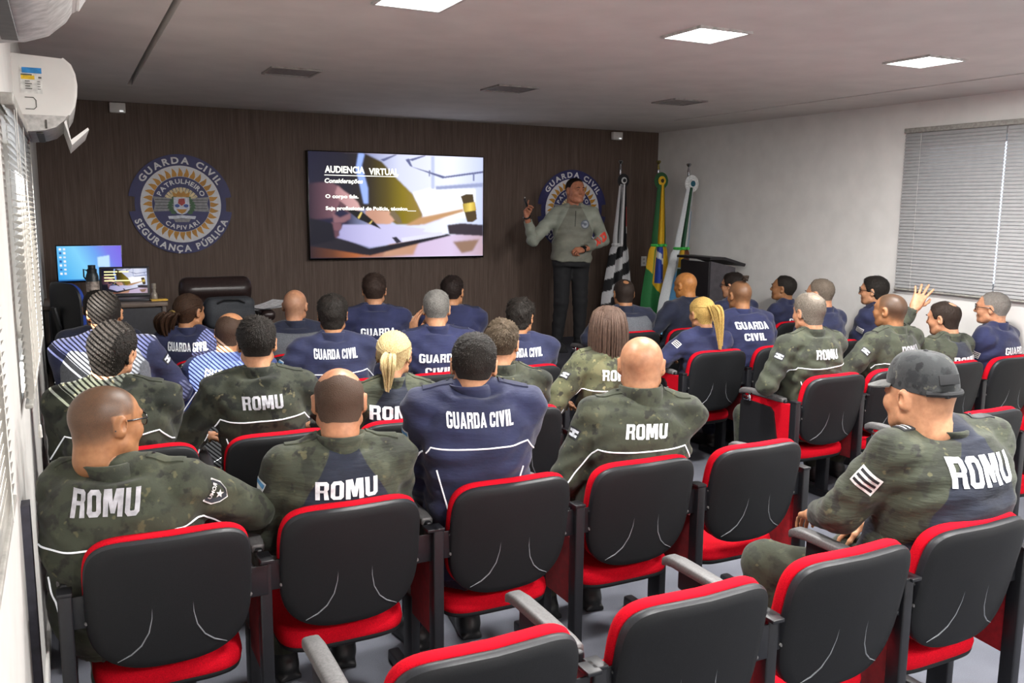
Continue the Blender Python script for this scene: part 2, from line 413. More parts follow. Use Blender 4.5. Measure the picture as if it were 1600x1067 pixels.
def add_hair(root, Vh, Qh, Rm, pos, sc, style, thick, mat, seed, jitter=.25, name='hair', n_tuft=3000, lift=.3):
    m = hair_mask(Vh, style); N = vnormals(Vh, Qh)
    if style in ('fade', 'spiky'): m = np.clip((m-.22)/.78, 0, 1)
    keep = (m[Qh] > .04).any(1)
    if keep.sum() < 20: return None
    top = ss((Vh[:, 2]-.0)/.1)
    t = thick*(m**.8)*(.45+.55*top)
    nn = nz3(Vh, 260, seed)*.6+nz3(Vh, 120, seed+1)
    if style == 'spiky': nn = nn*1.6
    P = Vh+N*(t*(1+jitter*nn)-.0006)[:, None]
    used = np.unique(Qh[keep]); mp = np.full(len(Vh), -1); mp[used] = np.arange(len(used))
    A = P[used]; Qk = mp[Qh[keep]]
    # short tufts combed away from the crown give the surface its strands
    R = np.random.RandomState(seed+77); w = (m[used]*(t[used] > .003)); T = None
    if w.sum() > 0 and n_tuft:
        src = R.choice(len(used), n_tuft, p=w/w.sum()); p0 = A[src]+R.normal(0, .0012, (n_tuft, 3)); n0 = N[used][src]
        cr = np.array([.012, -.062, .115]); tg = p0-cr; tg -= n0*(tg*n0).sum(1)[:, None]; tg /= np.maximum(1e-4, np.linalg.norm(tg, axis=1))[:, None]
        d = n0*lift+tg*1.0+R.normal(0, .25, (n_tuft, 3)); d /= np.linalg.norm(d, axis=1)[:, None]
        L = (.5+.8*R.rand(n_tuft))*(.25*thick+.8*t[used][src]); sd = np.cross(d, n0); sd /= np.maximum(1e-4, np.linalg.norm(sd, axis=1))[:, None]
        p0 = p0-n0*.0015; pm = p0+d*(L*.55)[:, None]+n0*(L*.06)[:, None]; p1 = p0+d*L[:, None]-n0*(L*.16)[:, None]; wd = (.0011+.0008*R.rand(n_tuft))[:, None]
        B = np.concatenate([p0-sd*wd, p0+sd*wd, pm-sd*wd*.9, pm+sd*wd*.9, p1]); k = np.arange(n_tuft); b0 = len(A)
        Qk = np.concatenate([Qk, np.stack([k, k+n_tuft, k+3*n_tuft, k+2*n_tuft], 1)+b0]); T = np.stack([k+2*n_tuft, k+3*n_tuft, k+4*n_tuft], 1)+b0; A = np.concatenate([A, B])
    W = (A*sc) @ Rm.T+pos
    return npmesh(name, W, Qk, mat, root, tris=T)

# ------------------------------------------------------------------ canonical hand: wrist at origin, fingers +y, palm -z, thumb +x
HANDS = {}
def hand(kind):
    if kind in HANDS: return HANDS[kind]
    v = Vox((-.075, -.06, -.1), (.095, .215, .05), .0036)
    curl = {'relaxed': 24, 'open': 8, 'fist': 68, 'point': 62}[kind]; spread = {'relaxed': .06, 'open': .2, 'fist': 0, 'point': .02}[kind]
    v.cap((0, -.05, 0), (0, .01, 0), .026, .027, k=.01)
    for i, (x, L, r) in enumerate(((.031, .96, .0088), (.0105, 1.06, .0092), (-.0105, .98, .0088), (-.03, .78, .0076))):
        b = V3(x, .088-.006*abs(i-1), 0)
        v.cap((x*.65, .01, -.002), b, .0155, .0115, k=.02)
        c = curl*(.9+.12*i)
        if kind == 'point' and i == 0: c = 14
        a = 0; p = b; az = spread*(1.5-i)
        for L0, w in ((.044*L, 1.0), (.028*L, 1.15), (.021*L, .7)):
            a += D2R(c*w*.75); q = p+L0*V3(math.sin(az)*math.cos(a), math.cos(az)*math.cos(a), -math.sin(a))
            v.cap(p, q, r, r*.9, k=.0035); p = q; r *= .92
    p = V3(.022, .022, -.006); tk = curl/70
    for d, L0, r in (((.62, .7, -.3), .042, .0125), ((.45-.5*tk, .8, -.35-.25*tk), .034, .0105), ((.2-.8*tk, .9, -.3-.3*tk), .026, .009)):
        d = np.array(d); q = p+L0*d/np.linalg.norm(d); v.cap(p, q, r, r*.88, k=.008); p = q
    HANDS[kind] = v.net(); return HANDS[kind]
def hand_at(kind, side, wrist, fwd, palm, sc=1.0):
    """side +1 = right hand (thumb to -x when palm down)"""
    V, Q = hand(kind); V = V*sc
    if side > 0: V = V*np.array([-1, 1, 1]); Q = Q[:, ::-1]
    f = np.asarray(fwd, float); f /= np.linalg.norm(f); z = -np.asarray(palm, float); z -= f*(z@f); z /= np.linalg.norm(z); x = np.cross(f, z)
    return V @ np.stack([x, f, z], 0)+np.asarray(wrist), Q
def ik(a, b, pole, l1, l2):
    a, b = np.asarray(a, float), np.asarray(b, float); d = b-a; L = np.linalg.norm(d); d /= L
    if L > (l1+l2)*.985: s = L/((l1+l2)*.985); l1 *= s; l2 *= s
    x = (l1*l1-l2*l2+L*L)/(2*L); h = math.sqrt(max(0, l1*l1-x*x)); p = np.asarray(pole, float); p = p-d*(p@d); p /= np.linalg.norm(p)
    return a+d*x+p*h
TT = [-.12, 0, .2, .45, .7, .85, .95, 1.03, 1.1]
TA = [.172, .18, .174, .166, .183, .182, .15, .098, .05]
TB = [.13, .132, .127, .117, .124, .115, .095, .076, .045]
def torso_fn(J, da=0, db=0, t0=-.1, t1=1.1, fat=0):
    hip, S = J['hip'], J['S']; axv = S-hip; L = np.linalg.norm(axv); A = axv/L; hy, sy = J['hyaw'], J['syaw']
    g = J.get('bulk', 1.0); fm = V3(-math.sin((hy+sy)/2), math.cos((hy+sy)/2), 0); bl = J.get('bulge', .03)
    ta = np.array(TA)*g+da; tb = np.array(TB)*(1+(g-1)*1.2)+db; ta = ta+fat*np.exp(-((np.array(TT)-.25)/.25)**2)*.05; tb = tb+fat*np.exp(-((np.array(TT)-.25)/.28)**2)*.05
    if J.get('fem'): ta = ta*np.array([.98, .97, .9, .86, .88, .86, .88, .9, 1]); tb = tb*.94
    def fn(X, Y, Z):
        T = ((X-hip[0])*A[0]+(Y-hip[1])*A[1]+(Z-hip[2])*A[2])/L; Tc = np.clip(T, -.12, 1.1)
        Bq = bl*4*np.clip(Tc, 0, 1)*(1-np.clip(Tc, 0, 1))
        yw = hy+(sy-hy)*np.clip(Tc, 0, 1); c, s = np.cos(yw), np.sin(yw)
        qx = X-(hip[0]+Tc*axv[0]-fm[0]*Bq); qy = Y-(hip[1]+Tc*axv[1]-fm[1]*Bq)
        u = qx*c+qy*s; w = -qx*s+qy*c
        a = np.interp(Tc, TT, ta); b = np.interp(Tc, TT, tb); e = 2.35
        d = ((np.abs(u/a)**e+np.abs(w/b)**e)**(1/e)-1)*np.minimum(a, b)
        return np.maximum(np.maximum(d, (T-t1)*L), (t0-T)*L)
    R = .3; lo = np.minimum(hip, S)-V3(R, R, .16); hi = np.maximum(hip, S)+V3(R, R, .12)
    return fn, lo, hi
def wrinkle(J, seed, amp):
    r = np.random.RandomState(seed); ph = r.rand(8)*6.28
    def f(X, Y, Z):
        w = np.sin(16*X+5*np.sin(9*Z+ph[0])+ph[1])*np.sin(38*Z+9*X+6*np.sin(7*Y+ph[2])+ph[3])
        w2 = np.sin(62*Z-25*X+18*Y+4*np.sin(11*X+ph[4])+ph[5])*np.sin(14*X+11*Y+ph[6])
        return amp*(w+.55*w2)
    return f
# ------------------------------------------------------------------ people
PROT = {}
def boot_mesh():
    if 'boot' not in PROT:
        v = Vox((-.075, -.12, -.012), (.075, .25, .3), .009)
        v.cap((0, -.01, .06), (0, -.02, .27), .052, .058, k=.02); v.cap((0, -.04, .045), (0, .13, .04), .046, .044, k=.03); v.cap((0, .1, .04), (0, .18, .036), .044, .038, k=.02)
        def slab(X, Y, Z): return np.maximum(np.maximum(np.abs(X)-.048, np.maximum(-Y-.085, Y-.215)), np.abs(Z-.012)-.012)+X*0
        v.union(slab, (-.06, -.1, -.01), (.06, .23, .03), .008)
        v.carve(lambda X, Y, Z: Z+X*0+Y*0+.0, (-.1, -.2, -.05), (.1, .3, .0), .002)
        PROT['boot'] = v.net()
    return PROT['boot']
BOOT_ME = {}
def add_boot(root, loc, rz, mat):
    if mat.name not in BOOT_ME:
        o = npmesh('boot', *boot_mesh(), mat, root); BOOT_ME[mat.name] = o
    else: o = BOOT_ME[mat.name].copy(); COL.objects.link(o); o.parent = root
    o.location = loc; o.rotation_euler = (0, 0, rz); return o
def surf(bvh, J, uv, off=.0025, frm=-1):
    """project back-plane coordinates (u right, v up from the collar) on the garment"""
    S = J['S']; sy = J['syaw']; r = V3(math.cos(sy), math.sin(sy), 0); f = V3(-math.sin(sy), math.cos(sy), 0); out = []; last = None
    A = (S-J['hip'])/np.linalg.norm(S-J['hip']); f2 = f-A*(f@A); f2 /= np.linalg.norm(f2)
    for u, v in uv:
        o = S+r*u+A*v+f2*frm*.9; hit, n, i, d = bvh.ray_cast(Vector(o), Vector(-f2*frm), 1.6)
        if hit is None or d > 1.3:
            out.append(None); continue
        out.append(np.array(hit)+np.array(n)*off)
    ok = [p for p in out if p is not None]
    if not ok: return [S]*len(out)
    for i, p in enumerate(out):
        if p is None: out[i] = min(ok, key=lambda q: 0 if last is None else np.linalg.norm(q-last)) if last is None else last
        last = out[i]
    return out
def back_text(root, bvh, J, lines, mat, name='back_lettering', u0=0, frm=-1, shear=0):
    o = None
    for txt, w, h, v, bold in lines:
        b = MB()
        P, F = block_fit(txt, w, h)
        if frm > 0: P = P*np.array([-1, 1])
        b.add(surf(bvh, J, [(u0+p[0], v+p[1]) for p in P], .003, frm), F); o = b.build(name, mat, root, smooth=False)
    return o
def piping(root, bvh, J, polys, mat, r=.0032, name='reflective_piping'):
    b = MB()
    for pl in polys:
        pts = []
        for (a, c) in zip(pl[:-1], pl[1:]):
            n = max(2, int(math.hypot(c[0]-a[0], c[1]-a[1])/.014)); pts += [(a[0]+(c[0]-a[0])*i/n, a[1]+(c[1]-a[1])*i/n) for i in range(n)]
        pts.append(pl[-1]); P = surf(bvh, J, pts, .0008); run = [P[0]]
        for q in P[1:]:
            dd = np.linalg.norm(q-run[-1])
            if dd < .003: continue
            if dd > .05:
                if len(run) > 2: b.tube(run, r, 6)
                run = [q]
            else: run.append(q)
        if len(run) > 2: b.tube(run, r, 6)
    if b.v: return b.build(name, mat, root)
def surf_patch(bvh, c, axis_u, axis_v, w, h, ray, off=.003, n=6):
    vs, fs = [], []
    for j in range(n+1):
        for i in range(n+1):
            o = c+axis_u*(i/n-.5)*w+axis_v*(j/n-.5)*h; hit, nn, k, d = bvh.ray_cast(Vector(o-ray*.25), Vector(ray), .5)
            vs.append(np.array(hit)-ray*off if hit is not None else (vs[-1] if vs else o))
    for j in range(n):
        for i in range(n): a = j*(n+1)+i; fs.append((a, a+1, a+n+2, a+n+1))
    return vs, fs
def project_poly(bvh, c, au, av, P, ray, off):
    out = []
    for p in P:
        o = c+au*p[0]+av*p[1]; hit, nn, k, d = bvh.ray_cast(Vector(o-ray*.25), Vector(ray), .5)
        out.append(np.array(hit)-ray*off if hit is not None else (out[-1] if out else o))
    return out
def collar(S, syaw, H, r0=.067, hgt=.05, th=.007, flare=.006, tilt=.012):
    """stand collar loft around the neck"""
    b = MB(); n = 28; f = V3(-math.sin(syaw), math.cos(syaw), 0); r = V3(math.cos(syaw), math.sin(syaw), 0)
    c = S+f*.006; rings = []; dn = (H-S)/np.linalg.norm(H-S); dn = dn*.75+V3(0, 0, .25)
    for rr, z in ((r0+th+.016, -.04), (r0+th+.006, .0), (r0+th+flare, hgt*.6), (r0+th+flare, hgt), (r0+flare+.002, hgt+.004), (r0+flare, hgt), (r0, 0), (r0-.004, -.03)):
        ring = []
        for j in range(n):
            a = 2*PI*j/n; ca, sa = math.cos(a), math.sin(a)
            ring.append(c+dn*z+r*ca*rr*.98+f*sa*rr*1.06+V3(0, 0, -tilt*(sa > 0)*sa*2.2))
        rings.append(ring)
    b.loft(rings, False, False); return b
def make_person(p):
    """p: spec dict.  builds a seated (or posed) figure under an Empty"""
    seat = p.get('seat'); near = p.get('near', 0); seed = p.get('seed', 1)
    org = V3(*p['org']); root = empty('person', tuple(org), p['label'], 'person', p.get('group', 'seated audience'))
    root['group'] = p.get('group', 'seated audience')
    H = V3(*p['H'])-org
    hy = D2R(p.get('hyaw', 0)); sy = D2R(p.get('syaw', 0)); yaw, pit, rol = (D2R(x) for x in p.get('head', (0, 0, 0)))
    Rm = rotz(yaw) @ rotx(pit) @ roty(rol); sc = p.get('hs', 1.0); fem = p.get('fem', False)
    g = p.get('bulk', 1.0); zb = p.get('zb', 0)
    hip = V3(*p.get('hip', (p.get('hx', 0), -.08, .545)))+V3(0, 0, zb)*0
    f = V3(-math.sin(sy), math.cos(sy), 0); r = V3(math.cos(sy), math.sin(sy), 0)
    S = H+V3(0, 0, -.14*sc)-f*p.get('fwd', .04)+V3(*p.get('So', (0, 0, 0)))
    J = dict(hip=hip, S=S, hyaw=hy, syaw=sy, bulk=g, fem=fem, bulge=p.get('bulge', .035))
    sw = p.get('sw', .188 if not fem else .162)*(1+(g-1)*.6)
    sh = {s: S+r*s*sw+V3(0, 0, -.055)-f*.0 for s in (-1, 1)}
    for s in (-1, 1):
        sh[s] = sh[s]+V3(*p.get('shL' if s < 0 else 'shR', (0, 0, 0)))
    l1, l2 = .295, .265
    arms = {}
    for s in (-1, 1):
        w = p['arms'][s]; wr = V3(*w['wrist']); pole = V3(*w.get('pole', (s*.8, -.5, -.6)))
        el = V3(*w['elbow']) if 'elbow' in w else ik(sh[s], wr, pole, l1, l2); arms[s] = (sh[s], el, wr, w)
    gl = 1+(g-1)*.7
    legs = {}
    for s in (-1, 1):
        hj = hip+V3(math.cos(hy)*s*.09, math.sin(hy)*s*.09, -.01)
        kn = V3(*p['legs'][s][0]); an = V3(*p['legs'][s][1]); legs[s] = (hj, kn, an)
    # ---- body: head, neck, torso, limbs, hands
    hh = .0045 if near >= 1 else .0062
    Vh, Qh = head(hh, p.get('wide', 1.0), fem)
    parts = [((Vh*sc) @ Rm.T+H, Qh)]; hm = [hair_mask(Vh, p.get('style', 'fade')) if not p.get('hidehair') else np.zeros(len(Vh))]
    vx = Vox(np.minimum.reduce([hip, S]+[q for s in arms for q in arms[s][:3]]+[q for s in legs for q in legs[s]])-V3(.22, .2, .14),
             np.maximum.reduce([hip, S, H]+[q for s in arms for q in arms[s][:3]]+[q for s in legs for q in legs[s]])+V3(.22, .2, .05), .016)
    fn, lo, hi = torso_fn(J, -.014, -.014, t1=.95, fat=p.get('fat', 0)); vx.union(fn, lo, hi, .01)
    nt = H+Rm @ V3(0, -.035, -.085)*sc; nk = (.05 if fem else .06)*sc*p.get('wide', 1)
    vx.cap(S+V3(0, 0, -.03), nt, nk*1.0, nk*.92, k=.012)
    for s in (-1, 1):
        a, e, w, _ = arms[s]; vx.cap(S+r*s*.05+V3(0, 0, -.02), a, .035, .05, k=.02); vx.cap(a, e, .052*gl, .043*gl, k=.02); vx.cap(e, w, .042*gl, .026, k=.02)
        hj, kn, an = legs[s]; vx.cap(hj, kn, .08*gl, .058*gl, k=.02); vx.cap(kn, an, .055*gl, .036, k=.02)
    parts.append(vx.net()); hm.append(np.zeros(len(parts[-1][0])))
    for s in (-1, 1):
        a, e, w, d = arms[s]
        if d.get('hand') == 'none': continue
        fw = V3(*d['fwd']) if 'fwd' in d else (w-e); pm = V3(*d.get('palm', (0, 0, -1)))
        parts.append(hand_at(d.get('hand', 'relaxed'), s, w, fw, pm, d.get('hsz', 1.0 if not fem else .9))); hm.append(np.zeros(len(parts[-1][0])))
    V, Q = joinm(parts)
    sk = p.get('skin', '#b98a6b'); hc = p.get('haircol', '#241d1a'); dens = p.get('dens', .8)
    npmesh('body', V, Q, skin('skin_%s_%s_%.2f' % (sk, hc, dens), sk, hc, dens), root, attrs={'hm': np.concatenate(hm)})
    # ---- hair
    hmat = hairmat('hair_%s' % hc, hc, p.get('hair2', hc), p.get('hstretch', (60, 60, 60)))
    st = p.get('style', 'fade'); ht = p.get('ht', {'fade': .013, 'spiky': .02, 'buzz': 0, 'bald': 0, 'balding': .005, 'crown': .016, 'full': .02, 'receding': .016, 'woman': .012}.get(st, .012))
    if ht > 0 and not p.get('hidehair'): add_hair(root, Vh, Qh, Rm, H, sc, st, ht, hmat, seed, p.get('jit', .25), 'hair', (7000, 4500, 1800)[2-near], p.get('lift', .28))
    if 'hairfn' in p: p['hairfn'](root, Rm, H, sc, hmat, p)
    # ---- jacket
    h = {2: .0075, 1: .009, 0: .0115}[near]
    vx = Vox(np.minimum.reduce([hip-V3(.3, .25, .1), S-V3(.3, .25, .2)]+[q-.1 for s in arms for q in arms[s][:3]]),
             np.maximum.reduce([hip+V3(.3, .25, 0), S+V3(.3, .25, .12)]+[q+.1 for s in arms for q in arms[s][:3]]), h)
    jt = p.get('jt', .018)
    fn, lo, hi = torso_fn(J, jt, jt, t0=p.get('hem', -.06), t1=1.02, fat=p.get('fat', 0)); vx.union(fn, lo, hi, .01)
    for s in (-1, 1):
        a, e, w, d = arms[s]
        vx.cap(S+r*s*.06+V3(0, 0, .012), a+V3(0, 0, .004), .05, .064*gl, k=.035)
        vx.cap(a, e, .066*gl+jt*.4, .053*gl+jt*.5, k=.028)
        e2 = e; wv = w-e; wl = np.linalg.norm(wv); wc = e+wv*(1-.012/wl)
        vx.cap(e2, wc, .053*gl+jt*.5, .036+jt*.4, k=.016)
    vx.cap(S+V3(0, 0, -.06), S+V3(0, 0, -.018), nk*1.24, nk*1.22, k=.02)
    vx.F += wrinkle(J, seed, p.get('wr', .006))(*np.meshgrid(*vx.ax, indexing='ij', sparse=True)).astype(np.float32)
    for s in (-1, 1):   # open cuffs
        a, e, w, d = arms[s]; dv = (w-e)/np.linalg.norm(w-e); vx.cap(w-dv*.005, w+dv*.09, .05, .06, k=.002, carve=True)
    Vj, Qj = vx.net(); bvh = bvh_of(Vj, Qj)
    kind = p['top']; jm = p['jmat']
    sj = p.get('collar', True); Vc = Vj; Qc = Qj
    if sj:
        cb = collar(S, sy, nt, r0=nk*1.14, **p.get('ck', {})); n0 = len(Vj); Vc = np.concatenate([Vj, np.array(cb.v)]); Qc = np.concatenate([Qj, np.array(cb.f)+n0])
    A = (S-hip)/np.linalg.norm(S-hip)
    rel = Vc-S; u = rel @ r; v = rel @ A
    attrs = {}
    if kind == 'combat':
        ub = np.interp(v, [-.5, -.36, -.26, -.16, -.08, -.02, .02], [.24, .225, .2, .16, .115, .07, .05])
        zone = np.abs(u)-ub
        if sj: zone[len(Vj):] = .1
        for s in (-1, 1):
            a, e, w, d = arms[s]; ab = e-a; t = np.clip((Vc-a) @ ab/(ab@ab), 0, 1); dd = np.linalg.norm(Vc-a-t[:, None]*ab, axis=1)
            zone = np.where((t > .12) & (dd < .085*gl), np.maximum(zone, .02), zone)
            ab = w-e; t = np.clip((Vc-e) @ ab/(ab@ab), 0, 1); dd = np.linalg.norm(Vc-e-t[:, None]*ab, axis=1); zone = np.where((dd < .075*gl) & (t > .02), np.maximum(zone, .02), zone)
        attrs['zone'] = np.clip(.5+zone*6, 0, 1)
    if kind == 'presenter':
        zone = np.abs(u)-np.interp(v, [-.5, -.3, -.2, -.1, .02], [.3, .2, .17, .12, .06]); attrs['zone'] = np.clip(.5+zone*6, 0, 1)
    jn = {'combat': 'combat_shirt', 'presenter': 'sports_shirt', 'tee': 'uniform_shirt', 'vest': 'uniform_shirt'}.get(kind, 'jacket')
    npmesh(jn, Vc, Qc, jm, root, attrs=attrs)
    ctx = dict(root=root, J=J, bvh=bvh, S=S, r=r, f=f, A=A, arms=arms, H=H, Rm=Rm, sc=sc, g=g, nk=nk, hip=hip)
    for fx in p.get('fx', []): fx(ctx)
    # ---- trousers and boots
    vx = Vox(np.minimum.reduce([hip]+[q for s in legs for q in legs[s]])-V3(.22, .2, .1), np.maximum.reduce([hip]+[q for s in legs for q in legs[s]])+V3(.22, .2, .1), .012 if near else .015)
    fn, lo, hi = torso_fn(J, .002, .002, t0=-.12, t1=.22, fat=p.get('fat', 0)); vx.union(fn, lo, hi, .01)
    for s in (-1, 1):
        hj, kn, an = legs[s]; vx.cap(hj, kn, .095*gl, .075*gl, k=.03); vx.cap(kn, an+(kn-an)*.1, .074*gl, .058*gl, k=.02)
    vx.F += wrinkle(J, seed+5, .003)(*np.meshgrid(*vx.ax, indexing='ij', sparse=True)).astype(np.float32)
    V, Q = vx.net(); npmesh('trousers', V, Q, p.get('tmat', jm), root)
    for s in (-1, 1):
        an = legs[s][2]; add_boot(root, (an[0], an[1]+.015, p.get('floor', 0)), D2R(p.get('toe', -8))*s, p.get('bmat', M('boot_leather', '#17181a', .45)))
    return ctx
# ---- extras
WHITE = lambda: M('piping_white_glow', '#eef0f4', .45, var=.03, bump=0, emit=.35)  # weak emission stands in for light thrown back by the tape
LETW = lambda: M('letter_white', '#dfe3ea', .6, var=.12, nscale=30, bump=.2, emit=.06)  # letters carry a faint glow of their own
LETG = lambda: M('letter_grey', '#a9a8ae', .6, var=.15, nscale=30, bump=.2, emit=.03)  # greyer letters, also faintly glowing
PIPES = [[(-.32, -.40), (-.285, -.315), (-.185, -.165), (.185, -.155), (.285, -.315), (.32, -.40)], [(-.165, -.25), (-.12, -.42)], [(.165, -.25), (.12, -.42)]]
PIPES_W = [[(-.34, -.25), (-.24, -.185), (.2, -.135), (.26, -.15), (.3, -.22), (.37, -.30)], [(-.2, -.28), (-.15, -.45)], [(.2, -.25), (.15, -.45)]]
def fx_text(lines, grey=False, u0=0, frm=-1, name='back_lettering'):
    return lambda c: back_text(c['root'], c['bvh'], c['J'], lines, LETG() if grey else LETW(), name, u0, frm)
GC1 = [('GUARDA CIVIL', .25, .052, -.05, .04)]
GC2 = [('GUARDA', .25, .05, -.12, .04), ('CIVIL', .17, .05, -.2, .04)]
ROMU = [('ROMU', .175, .056, -.08, .045)]
ROMUS = [('ROMU', .24, .068, -.11, .045)]
def fx_pipe(polys=None): return lambda c: piping(c['root'], c['bvh'], c['J'], polys or PIPES, WHITE())
def fx_epaulettes(mat, sides=(-1, 1), rank=False):
    def go(c):
        for s in sides:
            a = c['arms'][s][0]; ctr = (c['S']+c['r']*s*.07)*.42+a*.58; vs, fs = surf_patch(c['bvh'], ctr+V3(0, 0, .1), c['r'], c['f'], .115, .05, V3(0, 0, -1), .005, 6)
            b = MB(); b.add(vs, fs); b.add([v-V3(0, 0, .006) for v in vs], [q[::-1] for q in fs])
            n = 7; rim = [i for i in range(n)]+[i*n+n-1 for i in range(1, n)]+[n*n-1-i for i in range(1, n)]+[(n-1-i)*n for i in range(1, n-1)]; o = len(vs)
            b.add(vs+[v-V3(0, 0, .006) for v in vs], [(rim[i], rim[(i+1) % len(rim)], rim[(i+1) % len(rim)]+o, rim[i]+o) for i in range(len(rim))])
            e = b.build('epaulette', mat, c['root'])
            bt = MB(); hit = np.array(vs[24+(2 if s < 0 else -2)]); bt.lathe(hit, [(.0001, 0), (.006, .001), (.006, .003), (.0001, .005)], 10); bt.build('button', M('dark_button', '#23252b', .3), e)
            if rank and s == rank:
                b2 = MB()
                for k in range(4):
                    x = -.045+.02*k+(.012 if k > 1 else 0); vs2, f2 = surf_patch(c['bvh'], ctr+c['r']*x+V3(0, 0, .1), c['r'], c['f'], .007, .046, V3(0, 0, -1), .0075, 3); b2.add(vs2, f2)
                b2.build('rank_stripes', LETW(), e)
    return go
def fx_patch(side, kind='flag', t=.42, ang=0, w=.062, h=.046):
    """sleeve patch on the outside/back of the upper arm"""
    def go(c):
        a, e, wr, d = c['arms'][side]; ctr = a+(e-a)*t; ax = (e-a)/np.linalg.norm(e-a)
        out = c['r']*side*math.cos(D2R(ang))-c['f']*math.sin(D2R(ang)); out = out-ax*(out@ax); out /= np.linalg.norm(out); side_u = np.cross(ax, out); ray = -out
        c0 = ctr+out*.12
        b = MB(); vs, fs = surf_patch(c['bvh'], c0, side_u, -ax, w, h, ray, .003); b.add(vs, fs); b.cur = 1
        if kind == 'flag':
            for k in (-1, 0, 1):
                vs, fs = surf_patch(c['bvh'], c0-ax*k*h*.29, side_u, -ax, w*.86, h*.15, ray, .0045, 4); b.add(vs, fs)
            mats = [M('patch_white', '#d4d4d2', .7), M('patch_black', '#1b1c20', .7)]
        elif kind == 'dark':
            for k in (-.5, .5):
                vs, fs = surf_patch(c['bvh'], c0-ax*k*h*.42, side_u, -ax, w*.8, h*.24, ray, .0045, 4); b.add(vs, fs)
            vs, fs = surf_patch(c['bvh'], c0, side_u, -ax, w*.26, h*.7, ray, .0048, 4); b.add(vs, fs)
            mats = [M('patch_black', '#1b1c20', .7), M('patch_grey', '#b9bdc4', .7)]
        elif kind == 'blue':
            vs, fs = surf_patch(c['bvh'], c0-ax*h*.2, side_u, -ax, w*.9, h*.34, ray, .0045, 4); b.add(vs, fs)
            mats = [M('patch_pale', '#dfe6ee', .7), M('patch_blue', '#5b9bd0', .7)]
        elif kind == 'shield':
            P = [(-.5, .45), (.5, .45), (.5, .0), (.3, -.3), (0, -.52), (-.3, -.3), (-.5, 0)]
            b = MB(); b.add(project_poly(c['bvh'], c0, side_u, -ax, [(x*w, y*h*1.3) for x, y in P], ray, .003), [tuple(range(7))]); b.cur = 1
            b.add(project_poly(c['bvh'], c0, side_u, -ax, [(x*w*.88, y*h*1.3*.88) for x, y in P], ray, .0042), [tuple(range(7))]); b.cur = 0
            T, F = text_fit('ROMU', w*.66, h*.24, .03); b.add(project_poly(c['bvh'], c0, side_u, -ax, [(q[0], q[1]+h*.34) for q in T], ray, .0055), F)
            st = [(math.sin(i*PI/5)*(h*.24 if i % 2 == 0 else h*.1), math.cos(i*PI/5)*(h*.24 if i % 2 == 0 else h*.1)-h*.12) for i in range(10)]
            b.add(project_poly(c['bvh'], c0, side_u, -ax, st, ray, .0055), [tuple(range(10))])
            mats = [M('patch_white', '#d4d4d2', .7), M('patch_dark', '#2b3038', .7)]
        b.build('sleeve_patch', mats, c['root'], smooth=False)
    return go
def fx_glasses(mat=None):
    def go(c):
        b = MB(); Rm, H, s = c['Rm'], c['H'], c['sc']; m = mat or M('glasses_frame', '#17181c', .3)
        for k in (-1, 1):
            ring = [V3(k*.033+.026*math.cos(a)*1.0, .112-abs(.2*math.cos(a)*.03)-.3*abs(k*.033+.026*math.cos(a))*.35, .008+.019*math.sin(a)) for a in np.linspace(0, 2*PI, 21)]
            b.tube(ring, .0022, 6)
            b.tube([V3(k*.06, .1, .014), V3(k*.079, .075, .016), V3(k*.087, .03, .016), V3(k*.089, -.004, .016), V3(k*.086, -.03, -.012)], .0026, 6)
        b.tube([V3(-.008, .112, .012), V3(0, .117, .014), V3(.008, .112, .012)], .002, 6)
        g = b.build('glasses', m, c['root'], R=Rm*s, T=H)
        b = MB()
        for k in (-1, 1): b.add([V3(k*.033+.024*math.cos(a), .11-.3*abs(k*.033+.024*math.cos(a))*.35, .008+.0175*math.sin(a)) for a in np.linspace(0, 2*PI, 16)[:-1]], [tuple(range(15))])
        b.build('lens', lens_mat(), g, R=Rm*s, T=H)
    return go
def lens_mat():
    if 'lens' in MATS: return MATS['lens']
    b = NB('lens'); tr = b.add('ShaderNodeBsdfTransparent'); gl = b.add('ShaderNodeBsdfGlossy'); gl.inputs['Roughness'].default_value = .03
    mx = b.add('ShaderNodeMixShader'); mx.inputs[0].default_value = .1; b.link(tr.outputs[0], mx.inputs[1]); b.link(gl.outputs[0], mx.inputs[2]); b.link(mx.outputs[0], b.out.inputs['Surface'])
    MATS['lens'] = b.m; return b.m
def fx_eyes(c):
    b = MB(); Rm, H, s = c['Rm'], c['H'], c['sc']
    for k in (-1, 1):
        b.cur = 0; b.lathe(V3(k*.031, .0945, .0125), [(.0001, -.002), (.0115, .0005), (.0085, .0042), (.0001, .0062)], 12, 'y'); b.cur = 1
        b.lathe(V3(k*.031, .0985, .0125), [(.0056, 0), (.0048, .0025), (.0001, .0034)], 10, 'y')
        b.cur = 2; b.tube([V3(k*.014, .109, .031), V3(k*.03, .108, .0355), V3(k*.047, .094, .032)], [.0032, .0042, .002], 6)
    # eyeballs flattened vertically
    b.v = [tuple(V3(v[0], v[1], .0125+(v[2]-.0125)*(.55 if i < len(b.v) and abs(v[2]-.0125) < .0118 else 1))) for i, v in enumerate(b.v)]
    b.build('eyes', [M('eye_white', '#cfc8c0', .25, bump=0), M('eye_iris', '#2a1c14', .2, bump=0), M('brow_hair', '#2a1f1a', .7)], c['root'], R=Rm*s, T=H)
